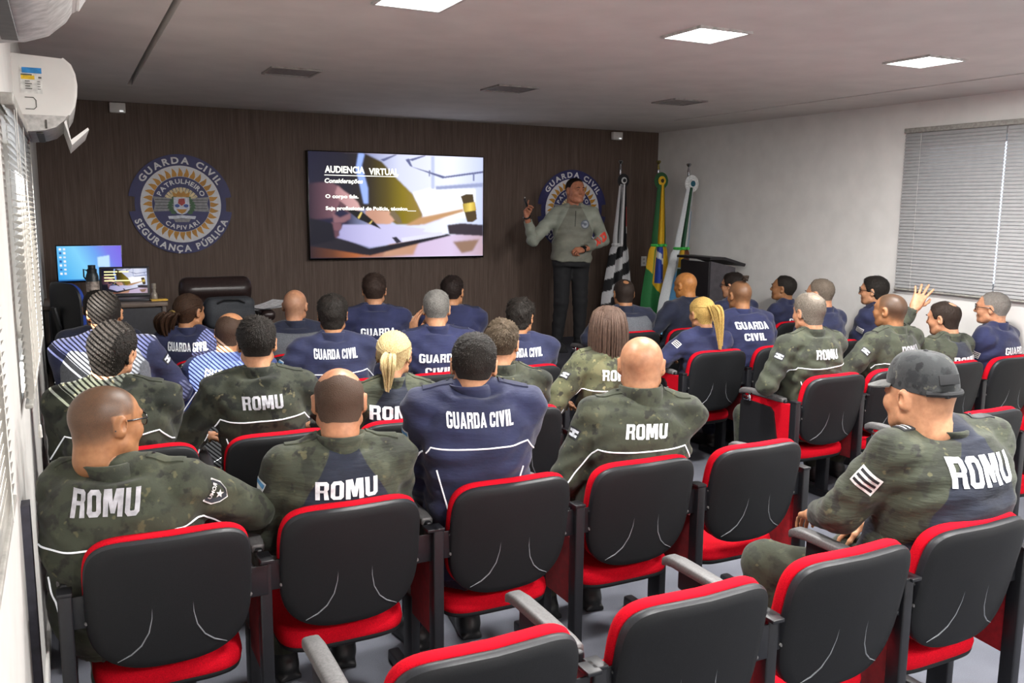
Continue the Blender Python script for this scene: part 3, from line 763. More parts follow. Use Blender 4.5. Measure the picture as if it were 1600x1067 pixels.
def fx_vest(text=True, sides='#3a3c40'):
    def go(c):
        J = c['J']; fn, lo, hi = torso_fn(J, .03, .03, t0=.12, t1=.97); vx = Vox(lo, hi, .011)
        vx.union(fn, lo, hi, .008)
        for s in (-1, 1):
            a, e = c['arms'][s][:2]; vx.cap(a+c['r']*s*.03+V3(0, 0, .03), a+c['r']*s*.05-V3(0, 0, .16), .082, .07, k=.01, carve=True)
        vx.cap(c['S']+V3(0, 0, -.02), c['H'], .088, .085, k=.01, carve=True)
        V, Q = vx.net(); b = bvh_of(V, Q); v = npmesh('tactical_vest', V, Q, M('vest_fabric', sides, .85, nscale=120, bump=.4), c['root'])
        J2 = dict(J); pb = MB()
        grid = [(-.1+.2*i/8, -.345+.13*j/5) for j in range(6) for i in range(9)]
        pb.add(surf(b, J2, grid, .004), [(j*9+i, j*9+i+1, j*9+i+10, j*9+i+9) for j in range(5) for i in range(8)])
        pb.build('name_panel', M('vest_panel', '#202226', .8), v)
        if text:
            tb = MB()
            for txt, w, h, vv in (('GUARDA', .15, .036, -.262), ('CIVIL', .1, .036, -.315)):
                P, F = block_fit(txt, w, h); tb.add(surf(b, J2, [(q[0], vv+q[1]) for q in P], .0065), F)
            fr = [(-.1, -.345), (.1, -.345), (.1, -.215), (-.1, -.215), (-.1, -.345)]
            for p0, p1 in zip(fr[:-1], fr[1:]): tb.tube(surf(b, J2, [(p0[0]+(p1[0]-p0[0])*i/8, p0[1]+(p1[1]-p0[1])*i/8) for i in range(9)], .005), .0018, 5)
            tb.build('back_lettering', LETW(), v, smooth=False)
    return go
def fx_cap(c):
    Rm, H, s = c['Rm'], c['H'], c['sc']; b = MB(); n = 36; rings = []
    for t in np.linspace(0, 1, 10):
        a = t*PI/2; ring = []
        for j in range(n):
            q = 2*PI*j/n; zz = .118*math.sin(a)**.9; rr = math.cos(a)**.62 if t < 1 else .02
            ring.append(V3(.089*rr*math.cos(q), -.008+.114*rr*math.sin(q)-.006*t, .03+zz-.012*math.sin(q)*(1-t)*-1+.004*math.sin(6*q)*(1-t)*.3))
        rings.append(ring)
    b.loft(rings, False, True)
    inn = [[p*V3(.97, .97, .97)+V3(0, 0, -.001) for p in rg] for rg in (rings[0], rings[4], rings[8])]; b.loft(inn, False, True)
    cap = b.build('cap', camo('camo_dark', CAMOK, 12), c['root'], R=Rm*s, T=H)
    b = MB(); top, bot = [], []; m = 14
    for i in range(m+1):
        q = PI*(.14+.72*i/m); cx, cy = math.cos(q), math.sin(q); inner = V3(.089*cx, -.008+.112*cy, .043); k = math.sin((i/m)*PI)**.55
        outer = inner+V3(cx*.012, .075*k, -.022*k-.006*abs(cx)); top.append((inner, (inner+outer)/2+V3(0, 0, .004), outer))
    for off in (0, -.0035): b.add([p+V3(0, 0, off) for t in top for p in t], [(i*3+j, i*3+j+1, i*3+j+4, i*3+j+3) for i in range(m) for j in range(2)])
    b.build('visor', M('cap_visor', '#5a5a58', .8, bump=.3), cap, R=Rm*s, T=H)
    b = MB(); b.tube([V3(.089*math.cos(q)*1.02, -.008+.114*math.sin(q)*1.02, .028) for q in np.linspace(PI*1.2, PI*1.8, 12)], .009, 8); b.box(V3(-.03, -.117, .026), (.016, .012, .02), None, .003)
    b2 = MB(); b2.box(V3(-.035, -.122, .075), (.075, .004, .03), rotz(-.18) @ rotx(-.2), .001); b2.build('velcro_patch', M('cap_velcro', '#17181b', .8), cap, R=Rm*s, T=H)
    b.build('strap', M('cap_strap', '#141518', .7), cap, R=Rm*s, T=H)
    b = MB(); b.add([V3(.05*math.cos(q), -.008-.1135*math.sin(max(.02, q*1))*1.0, .05+.034*math.sin(q)) if False else V3(.052*math.cos(q), -.118+.028*math.cos(q)**2+.010*math.sin(q), .033+.036*math.sin(q)) for q in np.linspace(0, PI, 12)], [tuple(range(12))])
    b.build('rear_opening', M('cap_gap_skin', '#8a6a58', .6), cap, R=Rm*s, T=H)
    b = MB(); b.lathe(V3(0, -.014, .147), [(.0001, .006), (.006, .004), (.008, 0)], 12); b.build('button', M('cap_strap', '#141518', .7), cap, R=Rm*s, T=H)
# ---- long hair
def strands(name, root, Rm, H, sc, mat, paths, r0, n, spread, seed):
    """bundle of tapered strands following control paths (head coordinates)"""
    R = random.Random(seed); b = MB()
    for k in range(n):
        ox, oy = R.gauss(0, spread), R.gauss(0, spread); pts = []; ln = R.uniform(.82, 1.04); path = paths[k % len(paths)]
        m = len(path); res = 9
        for i in range(res):
            t = i/(res-1)*(m-1)*min(1, ln); i0 = min(int(t), m-2); f = t-i0
            p0, p1, p2, p3 = (V3(*path[min(max(j, 0), m-1)]) for j in (i0-1, i0, i0+1, i0+2))
            q = .5*((2*p1)+(-p0+p2)*f+(2*p0-5*p1+4*p2-p3)*f*f+(-p0+3*p1-3*p2+p3)*f**3)
            w = .35+.65*math.sin(PI*min(1, (i/(res-1))*.85+.12)); pts.append(q+V3(ox*w, oy*w, R.gauss(0, spread*.15)))
        rr = [r0*(.8 if i == 0 else 1)*(1-.75*(i/(res-1))**2.2) for i in range(res)]
        b.tube(pts, rr, 6)
    return b.build(name, mat, root, R=Rm*sc, T=H)
def hair_pony(low=True, length=.26, n=46, thick=.016, band='#1b1a1c', side=0):
    def go(root, Rm, H, sc, mat, p):
        if low:
            a = V3(side, -.118, .0); path = [(side, -.1, .01), tuple(a+V3(0, -.012, -.008)), tuple(a+V3(side*.3, -.022, -.05)), tuple(a+V3(side*.5, -.012, -.1)), tuple(a+V3(side*.6, -.008, -length))]
        else:
            a = V3(side, -.128, .05); path = [(side, -.1, .055), tuple(a+V3(0, -.02, .012)), tuple(a+V3(side*.5, -.05, -.03)), tuple(a+V3(side*1.2, -.052, -.13)), tuple(a+V3(side*1.5, -.045, -length))]
        strands('ponytail', root, Rm, H, sc, mat, [path], .0085, n, thick, 5)
        b = MB(); b.tube([a+V3(.017*math.cos(q), 0, .017*math.sin(q)) for q in np.linspace(0, 2*PI, 13)], .006, 6, False); b.build('hair_tie', M('hair_tie', band, .7), root, R=Rm*sc, T=H)
        sleek(root, Rm, H, sc, mat, a)
    return go
def sleek(root, Rm, H, sc, mat, a):
    """hair combed from the hairline back to the tie"""
    b = MB(); R = random.Random(3)
    for k in range(70):
        th = -1.25+2.5*k/69; st = []
        for i in range(9):
            t = i/8; ph = (1-t)*1.02
            x = .083*math.sin(th)*math.sin(ph*1.35+.25)**.8; 
            z0 = .118*math.cos(th)
            p0 = V3(.08*math.sin(th), .062*math.cos(th)+.0, .03+.072*math.cos(th))
            pm = V3(.086*math.sin(th), -.03, .03+.1*math.cos(th))
            p1 = V3(a[0], a[1]+.006, a[2])
            q = (1-t)**2*p0+2*t*(1-t)*(pm*1.12-V3(0, 0, .004))+t*t*p1
            d = (q-V3(0, -.014, .03)); e = math.sqrt((d[0]/.083)**2+(d[1]/.106)**2+(d[2]/.096)**2)
            if e < 1: q = V3(0, -.014, .03)+d/e
            st.append(q+V3(R.gauss(0, .0008), R.gauss(0, .0008), R.gauss(0, .0012)))
        b.tube(st, [.0052]*7+[.0045, .003], 6)
    b.build('combed_hair', mat, root, R=Rm*sc, T=H)
def hair_bun(root, Rm, H, sc, mat, p):
    a = V3(-.03, -.12, -.01); sleek(root, Rm, H, sc, mat, a)
    strands('ponytail', root, Rm, H, sc, mat, [[(-.03, -.11, -.005), (-.05, -.145, -.01), (-.08, -.15, -.06), (-.09, -.13, -.12), (-.08, -.12, -.17)]], .011, 60, .024, 8)
    b = MB(); b.tube([a+V3(.024*math.cos(q), -.012, .024*math.sin(q)) for q in np.linspace(0, 2*PI, 13)], .008, 6, False); b.build('hair_tie', M('hair_tie_gold', '#7a6535', .6), root, R=Rm*sc, T=H)
def hair_long(root, Rm, H, sc, mat, p):
    paths = []
    for k in range(15):
        th = -1.5+3.0*k/14; s, c = math.sin(th), math.cos(th)
        paths.append([(.02*s, .03*c, .122), (.07*s, -.02-.055*c, .095), (.092*s, -.03-.088*c, .02), (.1*s, -.03-.09*c, -.06), (.1*s, -.035-.085*c, -.15), (.09*s, -.04-.07*c, -.235)])
    strands('long_hair', root, Rm, H, sc, mat, paths, .0068, 300, .006, 4)
def hair_topknot(root, Rm, H, sc, mat, p):
    b = MB(); R = random.Random(2)
    for k in range(26):
        a0 = R.uniform(0, 6.28); rr = R.uniform(.006, .02); c0 = V3(.0, -.075, .118)
        b.tube([c0+V3(rr*math.cos(a0+t*2.2), rr*math.sin(a0+t*2.2)-.006*t, .004+.028*math.sin(t*1.5)+.006*t) for t in np.linspace(0, 2.2, 7)], [.006, .007, .007, .006, .005, .004, .002], 6)
    b.build('topknot', mat, root, R=Rm*sc, T=H)
# ------------------------------------------------------------------ room
FRONT, RIGHT, LEFT, BACK, CEIL = 8.67, 6.3, -.17, -2.6, 2.81
STY, STZ = 6.71, .46
WT = .15
def wood_wall():
    b = NB('wood_panelling'); v = b.coord('Object', (9, 9, .55)); n = b.noise(v, 3.2, 6, .62); v2 = b.coord('Object', (60, 60, 1.2)); n2 = b.noise(v2, 3, 4, .6)
    c = b.ramp(n, [(.2, '#5d4e46'), (.5, '#6a5a51'), (.8, '#77675d')]); d = b.ramp(n2, [(.3, '#b0a8a4'), (.7, '#ffffff')])
    b.base(b.mix(.75, c, d, 'MULTIPLY')); b.set(.62, spec=.3); b.bump(n2, .15, .001); return b.m
def carpet(name, c0, c1):
    b = NB(name); v = b.coord('Object'); n = b.noise(v, 260, 3, .7); n2 = b.noise(v, 3, 3); 
    b.base(b.mix(.5, b.ramp(n, [(.3, c0), (.7, c1)]), b.ramp(n2, [(.3, c0), (.7, c1)]))); b.set(.95, spec=.15); b.bump(n, .5, .003); return b.m
M_WALL = M('wall_paint', '#e4e2df', .75, nscale=6, var=.02, bump=.05)
M_CEIL = M('ceiling_paint', '#d4cfcb', .85, nscale=4, var=.025, bump=.03)
M_WOOD = wood_wall()
M_FLOOR = carpet('floor_carpet', '#50525a', '#6c6e77')
M_STAGE = carpet('stage_carpet', '#3a3b42', '#4d4e56')
M_BLACK = M('black_metal', '#15161a', .42, nscale=90, bump=.1)
M_SHELL = M('charcoal_plastic', '#191a1c', .62, spec=.25, nscale=420, var=.18, bump=.35, bdist=.0006)
M_EDGE = M('shell_edge', '#242529', .45, spec=.35, nscale=200, bump=.08)
M_CREASE = M('shell_crease', '#7c7f84', .4, bump=0)
M_RED = M('red_fabric', '#b9081d', .92, spec=.12, nscale=300, var=.14, bump=.35, bdist=.0008)
M_ARM = M('armrest_grey', '#5b5a5a', .5, nscale=150, bump=.15)
M_GLOSS = M('gloss_black', '#0c0d10', .2, bump=0)
M_CHROME = M('chrome', '#c9cbd0', .15, metal=1, bump=0)
M_WPLAST = M('white_plastic', '#dddbd8', .4, nscale=10, var=.02, bump=0)
def struct(name, b, m, smooth=False): o = b.build(name, m, None, smooth); o['kind'] = 'structure'; return o
W1 = (3.55, 5.27, 1.22, 2.22)     # far left opening y0 y1 z0 z1
W0 = (.35, 2.05, 1.22, 2.22)
WR = (2.3, 5.12, 1.33, 2.5)
struct('floor', MB().box(((LEFT+RIGHT)/2, (BACK+FRONT)/2, -.05), (RIGHT-LEFT+.3, FRONT-BACK+.3, .1)), M_FLOOR)
struct('trim_1', MB().box(((LEFT+RIGHT)/2, (STY+FRONT)/2, STZ/2), (RIGHT-LEFT, FRONT-STY, STZ)), M_STAGE)
struct('wall_front', MB().box(((LEFT+RIGHT)/2, FRONT+.05, CEIL/2), (RIGHT-LEFT+.3, .1, CEIL)), M_WOOD)
struct('wall_back', MB().box(((LEFT+RIGHT)/2, BACK-.05, CEIL/2), (RIGHT-LEFT+.3, .1, CEIL)), M_WALL)
def wall_with(xs, thick, holes):
    b = MB(); ys = [BACK]; x = xs+thick/2
    for (y0, y1, z0, z1) in sorted(holes):
        b.box((x, (ys[-1]+y0)/2, CEIL/2), (abs(thick), y0-ys[-1], CEIL)); b.box((x, (y0+y1)/2, z0/2), (abs(thick), y1-y0, z0)); b.box((x, (y0+y1)/2, (z1+CEIL)/2), (abs(thick), y1-y0, CEIL-z1)); ys.append(y1)
    b.box((x, (ys[-1]+FRONT)/2, CEIL/2), (abs(thick), FRONT-ys[-1], CEIL)); return b
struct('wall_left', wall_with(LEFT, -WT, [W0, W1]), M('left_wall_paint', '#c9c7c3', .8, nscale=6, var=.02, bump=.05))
struct('wall_right', wall_with(RIGHT, WT, [WR]), M_WALL)
# ceiling with two long recessed shadow gaps
b = MB(); GW = .035; x0 = LEFT-.1
for g0 in (.487, 5.56):
    b.box(((x0+g0)/2, (BACK+7.45)/2, CEIL+.05), (g0-x0, 7.45-BACK, .1)); x0 = g0+GW
b.box(((x0+RIGHT+.1)/2, (BACK+7.45)/2, CEIL+.05), (RIGHT+.1-x0, 7.45-BACK, .1))
b.box(((LEFT+RIGHT)/2, (7.45+FRONT+.1)/2, CEIL+.05), (RIGHT-LEFT+.2, FRONT+.1-7.45, .1))
struct('ceiling', b, M_CEIL)
b = MB()
for g0 in (.487, 5.56): b.box((g0+GW/2, (BACK+7.45)/2, CEIL+.12), (GW+.06, 7.45-BACK, .04))
struct('trim_2', b, M('gap_black', '#3a3836', .8))
struct('baseboard_right', MB().box((RIGHT-.007, (BACK+STY)/2, .04), (.014, STY-BACK, .08)), M_WPLAST)
struct('baseboard_left', MB().box((LEFT+.006, (BACK+STY)/2, .04), (.012, STY-BACK, .08)), M_WPLAST)
struct('trim_3', MB().box((LEFT+.012, 3.02, .5), (.024, .07, 1.0)), M('dark_trim', '#3b3a44', .6))
def window(name, x, hole, sgn):
    y0, y1, z0, z1 = hole; xc = x+sgn*WT*.72; fw = .045; b = MB()
    for yy in (y0+fw/2, (y0+y1)/2, y1-fw/2): b.box((xc, yy, (z0+z1)/2), (.04, fw, z1-z0))
    for zz in (z0+fw/2, z1-fw/2): b.box((xc, (y0+y1)/2, zz), (.04, y1-y0, fw))
    w = struct(name, b, M('window_alu', '#c9ccd0', .35, bump=0))
    g = MB(); g.box((xc, (y0+y1)/2, (z0+z1)/2), (.004, y1-y0-2*fw, z1-z0-2*fw)); o = g.build('pane', glass_mat(), w, False)
def glass_mat():
    if 'pane' in MATS: return MATS['pane']
    b = NB('window_glass'); tr = b.add('ShaderNodeBsdfTransparent'); gl = b.add('ShaderNodeBsdfGlossy'); gl.inputs['Roughness'].default_value = .02
    mx = b.add('ShaderNodeMixShader'); mx.inputs[0].default_value = .06; b.link(tr.outputs[0], mx.inputs[1]); b.link(gl.outputs[0], mx.inputs[2]); b.link(mx.outputs[0], b.out.inputs['Surface'])
    MATS['pane'] = b.m; return b.m
window('window_1', LEFT, W1, -1); window('window_2', LEFT, W0, -1); window('window_3', RIGHT, WR, 1)
def blind(label, x, y0, y1, z0, z1, tilt, sgn, pitch=.025, width=.025, col='#c9c6bf', gap=None):
    """venetian blind; sgn +1 = room is on the +x side"""
    t = empty('venetian_blind', (x, (y0+y1)/2, z0), label, 'blind', 'venetian blinds'); O = -V3(x, (y0+y1)/2, z0); cm = M('blind_slat'+col, col, .45, nscale=20, var=.03, bump=0)
    b = MB(); b.box((x, (y0+y1)/2, z1+.02), (.042, y1-y0+.01, .04), None, .006); b.build('headrail', M('blind_rail', '#9c9a94', .4, bump=0), t, T=O)
    b = MB(); n = int((z1-z0-.02)/pitch); ca, sa = math.cos(D2R(tilt)), math.sin(D2R(tilt))
    segs = [(y0, y1)] if not gap else [(y0, gap-.006), (gap+.006, y1)]
    for i in range(n):
        z = z0+.02+i*pitch+pitch*.5
        for ya, yb in segs:
            P = []
            for k in range(4):
                q = (k/3-.5)*width; cr = .0016*(1-(2*q/width)**2); P.append((sgn*q*ca+sgn*cr*sa, -q*sa+cr*ca))
            vs = [(x+px, yy, z+pz) for yy in (ya, yb) for px, pz in P]; b.add(vs, [(j, j+1, j+5, j+4) for j in range(3)])
    b.build('slats', cm, t, T=O)
    b = MB(); b.box((x, (y0+y1)/2, z0+.006), (.026, y1-y0, .016), None, .004); b.build('bottom_rail', M('blind_rail', '#9c9a94', .4, bump=0), t, T=O)
    b = MB()
    for yy in (y0+.16, (y0+y1)/2-.02, y1-.16):
        b = MB()
        for dx in (-.0135, .0135): b.tube([(x+dx, yy, z0), (x+dx, yy, z1)], .0011, 4)
        b.build('ladder_cord', M('blind_cord', '#d9d6cf', .7, bump=0), t, T=O)
    b = MB(); yy = y0+.1; b.tube([(x+sgn*.022, yy, z1), (x+sgn*.024, yy, z0-.08)], .0014, 5); b.lathe((x+sgn*.024, yy, z0-.13), [(.0001, .05), (.005, .045), (.007, .0), (.0001, 0)], 8); b.build('pull_cord', M('blind_cord', '#d9d6cf', .7, bump=0), t, T=O)
    return t
blind('sunlit open venetian blind on the left wall below the farther air conditioner', -.143, 3.4, 5.36, 1.22, 2.24, 25, 1, col='#86827b')
blind('venetian blind at the left edge of the photo nearest the camera', -.143, .3, 2.2, 1.26, 2.24, -34, 1, col='#98948d')
blind('wide closed grey venetian blind on the white right wall', 6.27, 2.25, 5.19, 1.27, 2.56, 66, -1, .027, .03, '#a3a3a4', gap=4.3)

# ------------------------------------------------------------------ ceiling lights
def ceiling_light(x, y, on, label):
    t = empty('ceiling_light', (x, y, CEIL), label, 'ceiling light', 'square ceiling panels'); w = .3; b = MB()
    for sx in (-1, 1): b.box((sx*(w/2+.008), 0, -.006), (.016, w+.032, .012)); b.box((0, sx*(w/2+.008), -.006), (w, .016, .012))
    b.build('frame', M('panel_frame_lit', '#b9b7b4' if on else '#98938f', .5, bump=0) if on else M('panel_frame_off', '#8f8a87', .5, bump=0), t, False)  # frame colour made lighter on lit panels to carry their glow
    b = MB(); b.box((0, 0, -.004), (w, w, .004)); b.build('diffuser', emis('panel_on', '#ffffff', 9) if on else M('panel_off', '#847f7e', .5, bump=0), t, False)
    if on: lamp(x, y, CEIL-.03, .3, PANEL_W*(.85 if x < 2 else 1))
def lamp(x, y, z, size, w, rot=(0, 0, 0), col=(1, .98, .95), sy=None):
    l = bpy.data.lights.new('panel_or_fill_lamp', 'AREA'); l.energy = w; l.size = size; l.color = col
    if sy: l.shape = 'RECTANGLE'; l.size_y = sy
    o = bpy.data.objects.new('panel_or_fill_lamp', l); o.location = (x, y, z); o.rotation_euler = rot; link(o); return o
PANEL_W = 75
for x, on, lb in ((1.43, 1, 'lit square ceiling panel cut by the top edge of the photo'), (2.99, 1, 'lit square ceiling panel, middle one of the three lit'), (4.63, 1, 'lit square ceiling panel nearest the white right wall')): ceiling_light(x, 3.74, on, lb)
for x, lb in ((1.42, 'unlit square ceiling panel left of the television'), (3.05, 'unlit square ceiling panel above the television right end'), (4.63, 'unlit square ceiling panel above the presenter')): ceiling_light(x, 6.1, 0, lb)
for x in (1.43, 2.99, 4.63):  # unseen fill lamps, added for ceiling panels behind the camera
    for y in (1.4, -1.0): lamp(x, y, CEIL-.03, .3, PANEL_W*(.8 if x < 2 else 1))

# ------------------------------------------------------------------ auditorium chairs
def superell(a, bt, bb, nt, nb, n=56):
    out = []
    for j in range(n):
        q = 2*PI*j/n; c, s = math.cos(q), math.sin(q); e = nt if s >= 0 else nb; bz = bt if s >= 0 else bb
        out.append((a*math.copysign(abs(c)**(2/e), c), bz*math.copysign(abs(s)**(2/e), s)))
    return out
TILT = D2R(11)
def panel_rings(spec, a, bt, bb, nt, nb, curve):
    rings = []
    for s, n in spec:
        rings.append([V3(x*s, -(n-curve*(x*s/a)**2), z*s) for x, z in superell(a, bt, bb, nt, nb)])
    return rings
PC = V3(0, .045, .69)
def chair_meshes():
    P = {}
    def mk(name, b, m, key=None, **kw):
        o = b.build(name, m, None, **kw); COL.objects.unlink(o); P[key or name] = o; return o
    Rb = rotx(TILT)
    b = MB(); b.cur = 0
    b.loft(panel_rings([(.97, .0), (.992, .004), (1.0, .012), (.998, .02), (.985, .028)], .25, .225, .235, 5.2, 3.0, .03), True, False); b.cur = 1
    b.loft(panel_rings([(.985, .028), (.95, .0345), (.85, .037), (.6, .0395), (.3, .041), (.08, .0415)], .25, .225, .235, 5.2, 3.0, .03), False, True)
    mk('back_shell', b, [M_EDGE, M_SHELL], R=Rb, T=PC, sharp=60)
    for s in (-1, 1):
        b = MB(); pts = [(.06, .01), (.062, -.04), (.072, -.09), (.095, -.135), (.125, -.165), (.165, -.188)]
        b.tube([V3(s*x, -(.0375+.004*(1-abs(x)/.165)-.03*(x/.25)**2), z) for x, z in pts], [.0006, .0016, .0022, .0026, .0026, .001], 6)
        mk('crease', b, M_CREASE, 'crease' if s < 0 else 'crease_r', R=Rb, T=PC)
    b = MB(); b.loft(panel_rings([(.985, .0), (1.0, -.004), (1.008, -.022), (.985, -.038), (.9, -.048), (.6, -.055), (.2, -.058)], .25, .225, .232, 5.0, 3.2, .03))
    mk('back_cushion', b, M_RED, R=Rb, T=PC, sharp=70)
    b = MB(); out = superell(.235, .215, .225, 4, 5)
    def srings(sp): return [[V3(x*s, .34+y*s, z-.018*(y < -.1)*0+.012*(1-(x/.235)**2)*0+(.012*y/.2)) for x, y in out] for s, z in sp]
    b.loft(srings([(.96, .372), (1.0, .38), (1.015, .40), (1.0, .425), (.95, .438), (.7, .442), (.3, .44)])); mk('seat_cushion', b, M_RED, sharp=70)
    b = MB(); b.loft(srings([(.6, .345), (.9, .35), (.985, .362), (1.0, .374), (.99, .382)])); mk('seat_shell', b, M_SHELL, sharp=60)
    b = MB(); b.box((-.3, .06, .40), (.04, .055, .71), None, .006); b.box((-.3, .27, .025), (.05, .58, .05), None, .008); b.box((-.3, .33, .22), (.038, .09, .36), None, .006)
    mk('side_frame', b, M_BLACK); mk('side_frame', mirror(b), M_BLACK, 'side_frame_r')
    for s, k in ((-1, ''), (1, '_r')):
        b = MB(); pts = [(.085, .35), (.085, .735), (.49, .735), (.47, .62), (.36, .37)]
        b.add([V3(s*.3+dx, y, z) for dx in (-.016, .016) for y, z in pts], [(0, 1, 2, 3, 4), (5, 9, 8, 7, 6)]+[(i, (i+1) % 5, (i+1) % 5+5, i+5) for i in range(5)]); mk('side_panel', b, M_RED if s < 0 else M('end_panel_red_shaded', '#8a0a18', .9), 'side_panel'+k, smooth=False)  # right end panel: shade is put into a darker red
        if s < 0:
            b = MB(); pts = [(.085, .33), (.085, .61), (.22, .61), (.30, .47), (.30, .33)]; b.add([V3(s*.3+dx, y, z) for dx in (-.014, .014) for y, z in pts], [(0, 1, 2, 3, 4), (5, 9, 8, 7, 6)]+[(i, (i+1) % 5, (i+1) % 5+5, i+5) for i in range(5)]); mk('side_panel', b, M('flank_red_shaded', '#6a0a14', .9), 'flank', smooth=False)  # flank red darkened to hold the shade beside the post
        b = MB(); b.box((s*.3, .3, .712), (.026, .34, .085), None, .008); b.box((s*.3, .1, .70), (.03, .1, .05), None, .004); mk('arm_support', b, M_BLACK, 'arm_support'+k)
        b = MB(); x = s*.3; rings = []
        for y, zt, hh, w in ((.15, .758, .006, .016), (.155, .764, .014, .022), (.2, .768, .017, .026), (.34, .771, .017, .027), (.47, .772, .018, .027), (.525, .766, .018, .025), (.548, .752, .016, .02), (.553, .742, .008, .012)):
            rings.append([V3(x+w*math.copysign(abs(math.cos(q))**.5, math.cos(q)), y, zt-hh+hh*math.copysign(abs(math.sin(q))**.5, math.sin(q))) for q in np.linspace(0, 2*PI, 21)[:-1]])
        b.loft(rings); mk('armrest', b, M_ARM, 'armrest'+k)
        b = MB(); b.box((s*.262, .062, .685), (.085, .006, .105), None, .002); b.box((s*.3, .06, .757), (.044, .06, .012), None, .003); b.cur = 1
        for zz in (.648, .722): b.lathe((s*.245, .058, zz), [(.0001, .006), (.006, .005), (.007, 0)], 8, 'y')
        mk('bracket', b, [M_BLACK, M_ARM], 'bracket'+k)
    b = MB(); pts = [(.13, .58), (.17, .70), (.44, .715), (.475, .69), (.45, .5), (.40, .40), (.2, .42)]
    pts = [(.16, .40), (.22, .665), (.25, .69), (.49, .70), (.52, .68), (.52, .41), (.49, .385), (.19, .375)]
    n = len(pts); b.add([V3(-.323+dx, y, z) for dx in (-.007, .007) for y, z in pts], [tuple(range(n)), tuple(range(2*n-1, n-1, -1))]+[(i, (i+1) % n, (i+1) % n+n, i+n) for i in range(n)]); mk('writing_tablet', b, M('tablet_black', '#101114', .55, nscale=300), smooth=False)
    b = MB(); b.tube([(-.338, .42, .70), (-.345, .42, .74), (-.32, .42, .752)], .007, 6); b.box((-.34, .45, .715), (.02, .05, .03), None, .004); mk('tablet_hinge', b, M_CHROME)
    return P
def mirror(b):
    m = MB(); m.v = [(-x, y, z) for x, y, z in b.v]; m.f = list(b.f); m.mi = list(b.mi); return m
CH = chair_meshes()
SUBS = {'crease': 'back_shell', 'crease_r': 'back_shell', 'tablet_hinge': 'writing_tablet'}
def chair(x, y, label, right=False, tablet=False):
    t = empty('auditorium_chair', (x, y, 0), label, 'chair', 'red auditorium chairs'); made = {}
    keys = ['back_shell', 'crease', 'crease_r', 'back_cushion', 'seat_cushion', 'seat_shell', 'side_frame', 'side_panel' if tablet else 'flank', 'arm_support', 'armrest', 'bracket', 'bracket_r']
    if right: keys += ['side_frame_r', 'side_panel_r', 'arm_support_r', 'armrest_r']
    if tablet: keys += ['writing_tablet', 'tablet_hinge']
    for k in keys:
        o = CH[k].copy(); COL.objects.link(o); o.parent = made.get(SUBS.get(k), t); made[k] = o
    return t
ROWY = [1.77, 2.82, 3.87, 4.92, 5.98]
LX = [.22, .823, 1.426, 2.029, 2.632]; RX = [4.2, 4.8, 5.4, 6.0]
NAMES = {
 (0, 1): 'empty auditorium chair at the bottom edge of the photo, leftmost of the nearest row', (0, 2): 'empty auditorium chair in the nearest row, second of its row from the left', (0, 3): 'empty auditorium chair in the nearest row beside the man in the camouflage cap',
 (0, 4): 'auditorium chair holding the man in the camouflage cap',
 (1, 0): 'auditorium chair holding the man in glasses beside the left wall', (1, 1): 'auditorium chair holding the balding man in a dark ROMU shirt', (1, 2): 'auditorium chair holding the navy GUARDA CIVIL man in the second nearest row', (1, 3): 'auditorium chair holding the shaven man in glasses and camouflage jacket',
 (1, 4): 'empty auditorium chair at the aisle end of the second nearest row', (1, 5): 'empty aisle chair with folded writing tablet just beyond the man in the cap', (1, 6): 'empty auditorium chair at the right edge of the photo beyond the man in the cap',
 (2, 0): 'auditorium chair holding the striped-with-sunlight camouflage man near the left wall', (2, 1): 'auditorium chair holding the flat-top camouflage man', (2, 2): 'auditorium chair holding the blonde woman with a low ponytail', (2, 3): 'auditorium chair hidden behind the big navy GUARDA CIVIL man', (2, 4): 'auditorium chair holding the long-haired woman in camouflage',
 (2, 5): 'aisle chair with folded writing tablet holding the grey-haired camouflage man', (2, 6): 'auditorium chair holding the close-cropped camouflage man', (2, 7): 'auditorium chair holding the man raising his hand to his head', (2, 8): 'auditorium chair holding the navy man in glasses at the right edge',
 (3, 0): 'auditorium chair holding the sunlit man in a tactical vest', (3, 1): 'auditorium chair holding the man fully striped by sunlight', (3, 2): 'auditorium chair holding the dark-haired GUARDA CIVIL man in the fourth row from the camera', (3, 3): 'auditorium chair holding the grey-haired navy man touching his face', (3, 4): 'auditorium chair holding the curly dark-haired navy man before the presenter',
 (3, 5): 'auditorium chair holding the woman with the high blonde ponytail', (3, 6): 'auditorium chair holding the man with a topknot', (3, 7): 'auditorium chair holding the greying man beside the right wall', (3, 8): 'auditorium chair holding the dark-haired man in glasses by the blind',
 (4, 0): 'front row auditorium chair at the left wall', (4, 1): 'front row auditorium chair holding the woman with gathered dark hair', (4, 2): 'front row auditorium chair holding the bald man in a vest', (4, 3): 'front row auditorium chair holding the upright man below the television', (4, 4): 'front row aisle-end chair of the left block',
 (4, 5): 'front row chair with writing tablet holding the vested man by the flags', (4, 6): 'front row auditorium chair holding the fully bald man', (4, 7): 'front row auditorium chair hidden behind the topknot man', (4, 8): 'front row auditorium chair nearest the right wall'}
NUDGE = {(0, 1): (.01, -.05), (0, 2): (.035, -.035), (0, 3): (.04, -.01), (0, 4): (.02, 0), (1, 0): (.015, -.03), (1, 1): (.01, 0), (2, 5): (.05, 0)}
for (r_, c_), lb in NAMES.items():
    x = (LX+RX)[c_]; dx, dy = NUDGE.get((r_, c_), (.03 if r_ == 1 else 0, 0)); chair(x+dx, ROWY[r_]+dy, lb, right=c_ in (4, 8), tablet=c_ == 5)

